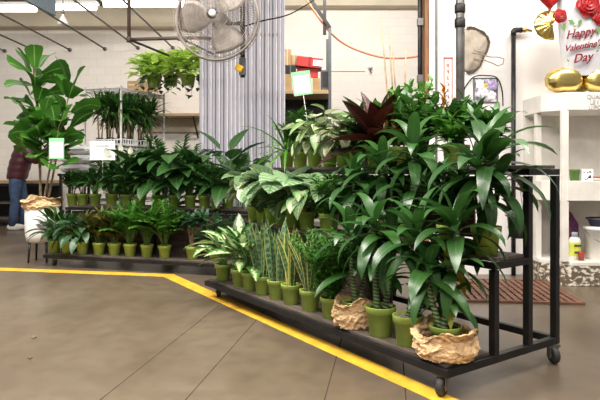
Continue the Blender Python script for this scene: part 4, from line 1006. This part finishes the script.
b = MB(); b.tube([wallp(474,50,.10)-a_, wallp(481,53,.11)-a_], .004, 6); b.tube([wallp(474,60,.10)-a_, wallp(482,62,.11)-a_], .004, 6); b.build('grip', M['wire'], t)
# poster with black cable
a_, c_ = wallp(473,103), wallp(497.5,78); w, h = c_.x-a_.x, c_.z-a_.z
t = thing('orchid_poster', 'purple and white orchid poster in a grey frame on the white wall', 'poster', ((a_.x+c_.x)/2,Yw-.008,a_.z))
MB().box((0,.002,h/2), (w,.008,h)).build('frame', M['grey_box'], t, False)
def poster_mat():
    m, nt, b, _ = new_mat('orchid_print'); f = tex(nt, 14, 3)
    nt.links.new(mixc(nt, ramp(nt, f, .42,.58), (.10,.08,.13), (.75,.70,.80)), b.inputs['Base Color']); return m
M['poster'] = poster_mat(); M['lilac'] = simple('lilac_print', (.45,.36,.62), .5)
MB().box((0,-.003,h/2), (w*.88,.004,h*.9)).build('print', M['poster'], t, False)
MB().box((-w*.24,-.006,h*.75), (w*.3,.003,h*.3)).build('caption_block', M['white'], t, False)
for (x, z, r_, mt) in ((.07,.17,.055,'lilac'), (-.01,.10,.045,'white'), (.06,.07,.05,'white'), (.0,.17,.02,'yellow_petal')):
    b = MB()
    for k in range(5):
        b.leaf((x,-.009,z), PI/2*0, 0, .001, .001) if False else None
        a = k*2*PI/5+.3; b.lathe([(.001,.003),(r_*.42,.002),(r_*.45,0)], 10, (x+r_*.5*math.cos(a),-.006,z+r_*.5*math.sin(a)), Matrix.Rotation(PI/2,3,'X'))
    b.build('printed_flower', M[mt], t)
cord('black_wall_cable', 'black cable arching over the orchid poster on the white wall', [wallp(461,98,.02), wallp(466,86,.02), wallp(474,77,.03), wallp(486,75.5,.03), wallp(497,78,.03), wallp(502,90,.02), wallp(503,106,.02)], .006, M['cable'])
# black pipe with elbow and brass nozzle
t = thing('black_water_pipe', 'black iron water pipe with an elbow and brass nozzle on the white wall', 'pipe', (wallp(513.5,0,.06).x,Yw-.06,0))
zt_ = wallp(0,30,.06).z; xe = wallp(524,0,.06).x-t.location.x
MB().tube([(0,0,0),(0,0,zt_-.01)], .021, 12).build('riser', M['dark_pipe'], t)
MB().tube([(0,0,zt_-.05),(0,0,zt_-.015),(.008,0,zt_-.004),(.03,0,zt_),(xe-.02,0,zt_)], .026, 12).build('elbow', M['dark_pipe'], t)
MB().tube([(xe-.02,0,zt_),(xe+.02,0,zt_),(xe+.03,0,zt_),(xe+.075,0,zt_-.01)], [.024,.024,.014,.012], 10).build('nozzle', M['brass'], t)

# ------------------------------------------------------------------ potting bench
Yf = 4.85
bn = thing('potting_bench', 'white painted wooden potting bench against the right wall', 'bench', (0,0,0))
def bp(px, py, Y=Yf): return at(px, py, Y)
zt0, zt1 = bp(0,110).z, bp(0,92).z
xL = bp(549,0).x; xR = 3.6
def slab(name, z0, z1, mat, cut=.16, x0=xL, y0=Yf, y1=RW-.001):
    poly = [(x0+cut,y0),(xR,y0),(xR,y1),(x0,y1),(x0,y0+cut)]
    return MB().prism(poly, z0, z1, Matrix.Identity(4)).build(name, M[mat], bn, False, .004)
slab('top', zt0, zt1, 'white_paint')
zm0, zm1 = bp(0,201).z, bp(0,181).z
slab('shelf', zm0, zm1, 'white_paint')
zl1 = bp(0,262).z
slab('lower_shelf', zl1-.035, zl1, 'white_paint', .20)
slab('plinth', 0, zl1-.036, 'plinth', .20)
xp = bp(566,0).x
MB().box((xp,Yf+.03,(zl1+zt0)/2), (.055,.05,zt0-zl1)).build('post', M['white_paint'], bn, False, .003)
MB().box((xL+.03,Yf+.3,(zl1+zt0)/2), (.05,.05,zt0-zl1)).build('post', M['white_paint'], bn, False, .003)
MB().span((xL+.005,RW-.03,zl1), (xR,RW-.005,zt0)).build('back_board', M['white_paint'], bn, False)
MB().span((xL+.005,Yf+.36,zl1), (xL+.03,RW-.031,zm0)).build('side_board', M['white_paint'], bn, False)
for s_txt, px, py in (('QUAN', 595,97), ('LE I', 594,102.5), ('U/PO', 595,107.5)):
    text_obj('lettering', s_txt, .05, M['ink_pale'], Matrix.Translation(bp(px,py)+Vector((0,-.003,0))) @ UP, bn)
MB().tube([bp(557,120,4.95), bp(559,131,4.93), bp(562,140,4.92), bp(560,150,4.93), bp(565,163,4.92)], .004, 5).build('dried_stem', M['green_stem'], bn)
# things on the middle shelf
p = Vector((bp(576,0,4.95).x,4.98,zm1)); t = thing('green_cup', 'green plastic cup on the bench middle shelf', 'cup', p)
MB().lathe([(.034,0),(.042,.10),(.044,.10),(.040,.096),(.034,.01)], 18).build('cup_body', M['rose_green'], t); MB().lathe([(.0435,.088),(.046,.092),(.046,.1),(.0435,.104)], 18, cap=False).build('rim', M['bright_leaf'], t)
p = Vector((bp(587,0,4.95).x,4.98,zm1)); t = thing('patterned_box', 'small white box with dark speckles beside the green cup', 'box', p)
MB().box((0,0,.052), (.10,.09,.104)).build('box_body', M['white'], t, False, .004)
b = MB(); rng = random.Random(6)
for k in range(12): b.box((rng.uniform(-.042,.042),-.0465,rng.uniform(.012,.092)), (.009,.002,.012), rot=Matrix.Rotation(rng.uniform(0,3),3,'Y'))
b.build('speckles', M['ink'], t, False)
p = Vector((bp(598,0,4.95).x,5.0,zm1)); t = thing('red_tray', 'flat red and white dish at the right edge of the bench middle shelf', 'dish', p)
MB().lathe([(.05,0),(.075,.012),(.085,.035),(.080,.035),(.06,.014)], 20).build('dish_body', M['white_plastic'], t); MB().lathe([(.085,.026),(.088,.03),(.086,.036),(.084,.037)], 20, cap=False).build('rim', M['red_plastic'], t)
# things on the lower shelf
p = Vector((bp(577,0,4.98).x,5.02,zl1)); t = thing('plant_food_bottle', 'yellow labelled white bottle on the bench lower shelf', 'bottle', p)
MB().lathe([(.046,0),(.05,.006),(.05,.165),(.04,.19),(.02,.20),(.02,.205)], 20).build('bottle_body', M['white_plastic'], t)
MB().lathe([(.0508,.03),(.0512,.032),(.0512,.15),(.0508,.152)], 20, cap=False).build('label', M['lime_label'], t)
MB().lathe([(.026,.20),(.026,.235),(.022,.24)], 16).build('cap', M['clear_blue'], t)
for z, w in ((.125,.06),(.065,.055)):
    MB().box((0,-.052,z), (w,.003,.018)).build('print_block', M['ink'], t, False)
p = Vector((bp(557,0,4.98).x+.06,5.1,zl1)); t = thing('spray_bottle', 'cloudy plastic spray bottle behind the bench post', 'bottle', p)
MB().lathe([(.04,0),(.045,.01),(.045,.13),(.02,.19),(.016,.2)], 18).build('bottle_body', M['clear_blue'], t)
MB().box((-.01,0,.225), (.07,.025,.04)).build('trigger', M['steel'], t, False, .004)
p = Vector((bp(583,0,4.9).x,4.93,zl1)); t = thing('red_cup', 'small red plastic cup in front of the yellow labelled bottle', 'cup', p)
MB().lathe([(.022,0),(.028,.07),(.029,.072),(.026,.07),(.02,.006)], 16).build('cup_body', M['red_plastic'], t); MB().lathe([(.0285,.066),(.031,.069),(.0285,.074)], 16, cap=False).build('rim', M['red_box'], t)
p = Vector((bp(598,0,5.0).x+.03,5.03,zl1)); bk = t = thing('white_bucket', 'white plastic bucket on the bench lower shelf', 'bucket', p)
MB().lathe([(.105,0),(.11,.004),(.128,.26),(.136,.262),(.136,.29),(.128,.292)], 28).build('bucket_body', M['white_plastic'], t)
MB().tube([(-.137,0,.27),(-.12,-.08,.2),(-.05,-.135,.16),(.05,-.138,.16),(.12,-.08,.2),(.137,0,.27)], .003, 6).build('handle', M['steel'], t)
p = Vector((p.x,p.y,zl1+.293)); t = thing('navy_basin', 'dark navy basin resting on the white bucket', 'basin', p)
MB().lathe([(.075,0),(.10,.06),(.112,.062),(.112,.075),(.1,.075),(.07,.012)], 24).build('basin_body', M['navy'], t); MB().lathe([(.112,.064),(.116,.068),(.116,.073),(.112,.076)], 24, cap=False).build('rim', M['grey_box'], t)
p = Vector((bp(575,0,5.15).x,5.26,zl1)); t = thing('purple_net_bag', 'tall purple net bag behind the yellow labelled bottle', 'bag', p)
def bag(u, v):
    a = 2*PI*u; r_ = .07*(.7+.5*math.sin(PI*v*.9))*(1-.75*max(0,v-.75)/.25)+.008*noise.noise(Vector((math.cos(a)*3,math.sin(a)*3,v*6))); return (r_*math.cos(a), r_*.8*math.sin(a), .40*v)
MB().grid(bag, 28, 18, wrap=True).build('net', M['purple'], t); MB().lathe([(.012,.385),(.02,.395),(.012,.405)], 10).build('tie', M['red_plastic'], t)
# dark hanging pot behind the cart post
p = at(519,238,3.55); t = thing('hanging_grey_pot', 'dark grey hanging pot with white rim behind the cart upright', 'hanging pot', p)
MB().lathe([(.045,0),(.06,.01),(.072,.14),(.066,.14),(.06,.12)], 22).build('pot', M['grey_box'], t)
MB().lathe([(.072,.135),(.083,.138),(.083,.152),(.070,.152)], 22, cap=False).build('rim', M['white_plastic'], t)
b = MB()
for a in range(3): b.tube([(.075*math.cos(a*2.1+.5),.075*math.sin(a*2.1+.5),.15),(0,0,.36),(0,0,1.0-.0-p.z-.02)], .002, 4)
b.build('hanger_wire', M['steel'], t)

# ------------------------------------------------------------------ balloon bouquet on the bench
Yb_ = 4.98; bo = at(582,92,Yb_); bo.z = zt1
bq = thing('balloon_bouquet', 'white rose covered Happy Valentines Day balloon on gold feet, on the bench', 'balloon', bo)
def pillow(name, c, w, h, d, mat, par, pw=.75, ruff=0, M_=None, nu=40, nv=20):
    c = Vector(c)
    def f(u, v):
        a = 2*PI*u; t_ = -PI/2+PI*v; ce = math.copysign(abs(math.cos(a))**pw, math.cos(a)); se = math.copysign(abs(math.sin(a))**pw, math.sin(a)); r_ = math.cos(t_)**.6
        rf = 1+ruff*math.sin(a*26)*max(0, r_-.55)
        q = Vector((w/2*ce*r_*rf, d/2*math.sin(t_), h/2*se*r_*rf)); return c+(M_ @ q if M_ else q)
    return MB().grid(f, nu, nv, wrap=True).build(name, M[mat], par)
def bodyf(u, v):
    a = 2*PI*u; z = v; wd = (.165+.07*v)*(1 if v < .97 else .93)*(1 if v > .03 else .9); r_ = abs(math.cos(a))**.55
    return (wd*math.copysign(r_, math.cos(a)), .10*math.sin(a)*(.45+.55*math.sin(PI*min(1,.12+v*.8))), .155+.80*v)
MB().grid(bodyf, 48, 16, wrap=True).build('wrap_balloon', M['balloon_white'], bq)
for (px, py, w, h) in ((563.5,80.5,36,25), (600.5,80.5,36,25)):
    c = at(px,py,Yb_)-bo; pillow('gold_foot', c, w/560*Yb_, h/560*Yb_, .2, 'gold', bq, .85, .05)
pillow('gold_foot', (.0,.2,.11), .34, .2, .2, 'gold', bq, .85, .05)
yF = -.112
for s_txt, px, py, sz in (('Happy',580,33,.100), ("Valentine's",582.5,46,.076), ('Day',582,58,.105)):
    c = at(px,py,Yb_-.11)-bo
    text_obj('lettering', s_txt, sz, M['ink_red'], Matrix.Translation((c.x,yF,c.z)) @ UP @ Matrix.Rotation(R(10),4,'Z'), bq, .45, .003, .0012)
for px, py, r_ in ((560,16,.062), (588,5,.105), (600,17,.07)):
    c = at(px,py,Yb_-.11)-bo; b = MB(); c.y = yF+.01
    def rosef(u, v, c=c, r_=r_):
        a = 2*PI*u; sw = (v*4.2+u) % 1; q = r_*(v*(1+.07*math.sin(5*a+11*v)*v)); h = r_*(.55*(1-v*v)+.24*sw*(.3+.7*v))
        return (c.x+q*math.cos(a), c.y-h, c.z+q*math.sin(a))
    b.grid(rosef, 60, 44, wrap=True)
    b.build('rose', M['red'], bq)
lb = MB()
for px, py, a in ((568,20,-.5),(581,19,-1.9),(563,24,-1.4),(598,27,-1.5),(569,62,2.2),(596,52,.6),(598,47,.9),(573,27,.3),(588,58,.7)):
    c = at(px,py,Yb_-.11)-bo; c.y = yF-.003; L_ = .07 if py < 30 and px != 573 else .03; d = Vector((math.cos(a),0,math.sin(a))); n = Vector((-d.z,0,d.x))
    b0 = len(lb.v); lb.v += [c, c+d*L_*.4+n*L_*.26, c+d*L_, c+d*L_*.4-n*L_*.26]; lb.v += [v+Vector((0,.004,0)) for v in lb.v[b0:b0+4]]
    for q in ((0,3,2,1),(4,5,6,7),(0,1,5,4),(1,2,6,5),(2,3,7,6),(3,0,4,7)): lb.face([b0+i for i in q])
lb.build('rose_leaves', M['rose_green'], bq, False)
c = at(550,2,Yb_-.05)-bo
def heart(u, v):
    a = 2*PI*u; t_ = -PI/2+PI*v; r_ = math.cos(t_)**.7; x = 16*math.sin(a)**3/17; z = (13*math.cos(a)-5*math.cos(2*a)-2*math.cos(3*a)-math.cos(4*a))/17
    return (c.x+.105*x*r_, c.y+.05*math.sin(t_), c.z+.03+.11*z*r_)
MB().grid(heart, 40, 14, wrap=True).build('heart_balloon', M['red'], bq)
c = at(548,25,Yb_)-bo; b = MB(); Rg = .128
def goldf(u, v):
    a = PI*.32+u*PI*1.28; r_ = Rg*v; return (c.x+.02+r_*math.cos(a)*1.05, c.y+.02+.045*math.cos(v*PI/2)*-1+.004*math.cos(a*13)*v, c.z-.0+r_*math.sin(a)*.95)
o = MB().grid(goldf, 48, 8).build('gold_leaf_balloon', M['gold'], bq); o.modifiers.new('s','SOLIDIFY').thickness = .02

# ------------------------------------------------------------------ lattice floor mat
mt = thing('lattice_mat', 'brown slatted rubber floor mat in front of the potting bench', 'mat', (0,0,0))
A0, B0 = Vector((1.02,4.30,0)), Vector((2.12,4.18,0)); dv = (B0-A0).normalized(); nv = Vector((-dv.y,dv.x,0)); wM, hM = (B0-A0).length, .86
b = MB(); ang = math.atan2(dv.y,dv.x)
for k in range(20): c = A0+dv*(wM*(k+.5)/20)+nv*(hM*.5); b.box((c.x,c.y,.012), (.036,hM,.010), ang-.0)
for k in range(8): c = A0+nv*(hM*(k+.5)/8)+dv*(wM*.5); b.box((c.x,c.y,.006), (wM,.018,.010), ang)
b.build('lattice', M['mat'], mt, False)
b = MB()
for p, q in ((A0,B0),(A0+nv*hM,B0+nv*hM),(A0,A0+nv*hM),(B0,B0+nv*hM)): b.bar(p+Vector((0,0,.010)), q+Vector((0,0,.010)), .022, .016)
b.build('border', M['mat'], mt, False)

# ------------------------------------------------------------------ left background: table, sacks, person
tb_ = thing('work_table', 'dark low work table with a lower shelf behind the person at the left edge', 'table', (-5.5,10.45,0))
MB().box((0,0,.80), (1.9,.7,.05)).build('tabletop', M['tan_wood'], tb_, False, .004)
MB().box((0,0,.75), (1.86,.66,.05)).build('apron', M['black_metal'], tb_, False)
for z in (.42,.14): MB().box((0,0,z), (1.86,.62,.035)).build('shelf', M['dark_wood'], tb_, False)
for sx in (-1,1):
    for sy in (-1,1): MB().box((sx*.9,sy*.3,.385), (.06,.06,.77)).build('leg', M['black_metal'], tb_, False)
MB().span((-.9,.28,.1), (.9,.30,.74)).build('back_panel', M['black_metal'], tb_, False)
st_ = thing('sack_stand', 'low black stand under the white sacks behind the fig', 'stand', (-2.9,7.35,0))
MB().box((0,0,.95), (.42,.34,.03)).build('top', M['black_metal'], st_, False)
for sx in (-1,1):
    for sy in (-1,1): MB().box((sx*.18,sy*.14,.47), (.03,.03,.94)).build('leg', M['black_metal'], st_, False)
for i, lab in enumerate(('white sack, lowest of the stack behind the fig', 'white sack, second from the bottom of the stack behind the fig', 'white sack, topmost of the stack behind the fig')):
    t = thing('white_sack', lab, 'sack', (-2.9,7.35,.966+.125*i), .15*(i-1), 'white sacks behind the fig')
    def sk(u, v, i=i):
        a = 2*PI*u; q = -PI/2+PI*v; r_ = math.cos(q)**.5; n_ = noise.noise(Vector((math.cos(a)*2+i*5,math.sin(a)*2,v*3)))*.012
        return ((.22+n_)*math.copysign(abs(math.cos(a))**.6,math.cos(a))*r_, (.16+n_)*math.copysign(abs(math.sin(a))**.6,math.sin(a))*r_, .0625+.0625*math.sin(q)+n_*.4*r_)
    MB().grid(sk, 36, 14, wrap=True).build('sack_body', M['planter_white'], t)
    MB().bar((-.10,-.168,.06), (.10,-.168,.066), .006, .012).build('seam', M['ink_pale'], t, False)

def skin_mesh(name, verts, edges, radii, mat, parent, sub=2):
    me = bpy.data.meshes.new(name); me.from_pydata(verts, edges, []); me.materials.append(mat)
    o = bpy.data.objects.new(name, me); COL.objects.link(o)
    md = o.modifiers.new('skin', 'SKIN'); md.use_smooth_shade = True
    for sv, r_ in zip(me.skin_vertices[0].data, radii): sv.radius = (r_, r_) if isinstance(r_, (int, float)) else r_
    me.skin_vertices[0].data[0].use_root = True
    sb = o.modifiers.new('sub', 'SUBSURF'); sb.levels = sub; sb.render_levels = sub
    dg = bpy.context.evaluated_depsgraph_get(); m2 = bpy.data.meshes.new_from_object(o.evaluated_get(dg)); m2.name = name
    bpy.data.objects.remove(o)
    m2.materials.clear(); m2.materials.append(mat); m2.polygons.foreach_set('use_smooth', [True]*len(m2.polygons))
    r_ = bpy.data.objects.new(name, m2); COL.objects.link(r_); r_.parent = parent
    return r_
# person faces +X (to the plants), leaning a little forward; local coordinates, feet at z=0
pr = thing('person', 'person in burgundy puffer jacket and jeans reaching into the fig leaves', 'person', at(17,228,9.6)-Vector((0,0,at(19,228,9.6).z)), .35)
V_ = [(0,0,.95),(.03,0,1.08),(.07,0,1.22),(.12,0,1.38),(.16,0,1.47),(.19,0,1.53),(.22,0,1.58),(.25,0,1.64),(.26,0,1.71),(.255,0,1.77)]
E_ = [(i,i+1) for i in range(9)]; r0 = [(.12,.10),(.12,.10),(.12,.10),(.12,.10),(.09,.08),(.055,.055),(.055,.055),(.085,.075),(.095,.082),(.06,.055)]
def add_chain(base, pts, rad):
    k = base
    for p, r_ in zip(pts, rad): V_.append(p); r0.append(r_); E_.append((k, len(V_)-1)); k = len(V_)-1
    return k
for s, fx in ((-1,-.04), (1,.10)):
    add_chain(0, [(fx*.3,s*.09,.86),(fx*.8+.02,s*.10,.5),(fx-.02,s*.10,.12),(fx-.02,s*.10,.06),(fx+.10,s*.11,.035),(fx+.17,s*.115,.03)], [.095,.062,.045,.045,.04,.03])
hands = []
for s, hx, hz in ((-1,.55,1.33), (1,.50,1.2)):
    k = add_chain(3, [(.13,s*.17,1.42),(.25,s*.22,1.22),(hx-.10,s*.18,hz),(hx,s*.17,hz+.01),(hx+.06,s*.17,hz+.01)], [.065,.05,.036,.034,.036])
    for j, (dy, l) in enumerate(((-.024,.07),(-.008,.08),(.008,.075),(.024,.06))):
        add_chain(k, [(hx+.10,s*.17+dy,hz+.008),(hx+.10+l*.5,s*.17+dy*1.1,hz-.005),(hx+.10+l,s*.17+dy*1.1,hz-.03)], [.0095,.009,.0075])
    add_chain(k-1, [(hx+.035,s*.17-s*.035,hz),(hx+.07,s*.17-s*.05,hz-.015)], [.011,.009])
skin_mesh('body', V_, E_, r0, M['skin'], pr)
# face
fcx = .33
for s in (-1,1):
    MB().lathe([(.001,-.011),(.009,-.006),(.011,0),(.009,.006),(.001,.011)], 10, (fcx-.008,s*.032,1.715)).build('eye', M['ink'], pr)
    MB().lathe([(.001,-.03),(.012,-.02),(.016,.0),(.012,.02),(.001,.03)], 10, (.25,s*.088,1.70)).build('ear', M['skin'], pr)
MB().leaf((fcx+.004,0,1.725), 0, R(-65), .055, .03, 'lance', -.6, 5, -.9).build('nose', M['skin'], pr)
MB().box((fcx-.002,0,1.645), (.012,.045,.010)).build('mouth', M['red_plastic'], pr, True, .004)
pillow('hair', (.235,0,1.745), .22, .2, .2, 'hair', pr, 1)
# clothes
def rings(b, cs, nu=22):
    def f(u, v):
        x = v*(len(cs)-1); k = min(len(cs)-2, int(x)); t = x-k; p = [a+(c-a)*t for a, c in zip(cs[k], cs[k+1])]
        return (p[0]+p[3]*math.cos(2*PI*u), p[1]+p[4]*math.sin(2*PI*u), p[2])
    return b.grid(f, nu, len(cs)-1, wrap=True)
jb = MB(); cs = []
for k in range(23):
    q = k/22; puff = .013*abs(math.sin(q*PI*6)); wx = .155+.02*math.sin(q*PI); wy = .185+.045*math.sin(min(1,q*1.25)*PI*.6)
    if q > .82: g = (q-.82)/.18; wx *= 1-.50*g; wy *= 1-.66*g**1.3
    cs.append((.20*q**1.3, 0, .86+.72*q, wx+puff, wy+puff))
cs.append((.205,0,1.60,.075,.075)); rings(jb, cs)
for s, hx, hz in ((-1,.55,1.33), (1,.50,1.2)):
    p0, p1, p2 = Vector((.14,s*.16,1.46)), Vector((.24,s*.25,1.20)), Vector((hx-.05,s*.18,hz))
    full = [p0.lerp(p1, q/8) for q in range(8)]+[p1.lerp(p2, q/8) for q in range(9)]
    jb.tube(full, [(.088-.0018*m)+.010*abs(math.sin(m*PI/2.6)) for m in range(17)], 14)
jb.build('jacket', M['jacket'], pr)
tb2 = MB(); rings(tb2, [(0,0,.80,.10,.15),(0,0,.84,.125,.175),(0,0,.90,.135,.180),(.01,0,.97,.128,.168),(.02,0,1.0,.05,.06)])
for s, fx in ((-1,-.04), (1,.10)):
    tb2.tube([(fx*.1,s*.085,.90),(fx*.3,s*.09,.80),(fx*.5,s*.10,.66),(fx*.8+.02,s*.10,.5),(fx*.9,s*.10,.3),(fx-.01,s*.10,.07)], [.10,.105,.092,.078,.072,.070], 16)
tb2.build('jeans', M['jeans'], pr)
for s, fx in ((-1,-.04), (1,.10)):
    def sh(u, v, s=s, fx=fx):
        a = 2*PI*u; q = -PI/2+PI*v; r_ = math.cos(q)**.5; x = math.cos(a); return (fx+.05+.155*x*r_, s*.105+.052*math.sin(a)*r_*(1.1-.2*x), max(.001, .05+.055*math.sin(q)*(1.15-.45*max(0,x))))
    MB().grid(sh, 24, 12, wrap=True).build('shoe', M['shoe'], pr)

# ------------------------------------------------------------------ light, world, camera
W = bpy.data.worlds.new('world'); S.world = W; W.use_nodes = True
bg = W.node_tree.nodes['Background']; bg.inputs[0].default_value = (1,.97,.93,1); bg.inputs[1].default_value = .24
def area(name, loc, size, power, rot=(0,0,0), col=(1,.95,.88)):
    l = bpy.data.lights.new(name, 'AREA'); l.shape = 'RECTANGLE'; l.size, l.size_y = size; l.energy = power; l.color = col
    o = bpy.data.objects.new(name, l); COL.objects.link(o); o.location = loc; o.rotation_euler = rot; return o
area('unseen_area_light', (-1.6,2.6,4.3), (2.4,1.4), 280)
area('unseen_area_light', (1.3,2.4,4.3), (1.2,1.2), 130)
area('unseen_area_light', (-3.4,3.9,4.3), (2.0,.8), 190)
area('unseen_area_light', (-4.2,7.6,4.3), (3.5,.5), 150, (R(48),0,0))  # added light without a fixture, tilted to brighten the back wall
area('unseen_area_light', (.8,7.4,4.5), (2.5,.6), 150, (R(48),0,0))  # second added light, also tilted at the back wall to brighten it
area('unseen_area_light', (3.2,3.6,4.2), (1.2,1.2), 110)
area('unseen_area_light', (-.3,-1.2,4.0), (3.0,1.0), 230)  # added fill from behind the camera, lights the front faces
cam = bpy.data.cameras.new('camera'); co = bpy.data.objects.new('camera', cam); COL.objects.link(co)
co.location = (0,0,H); co.rotation_euler = (PI/2,0,0); cam.sensor_width = 36; cam.lens = 33.6; cam.shift_y = -29/600; cam.clip_start = .05
S.camera = co
S.view_settings.view_transform = 'Standard'; S.view_settings.look = 'None'; S.view_settings.gamma = 1; S.view_settings.exposure = .35
S.view_settings.use_curve_mapping = False
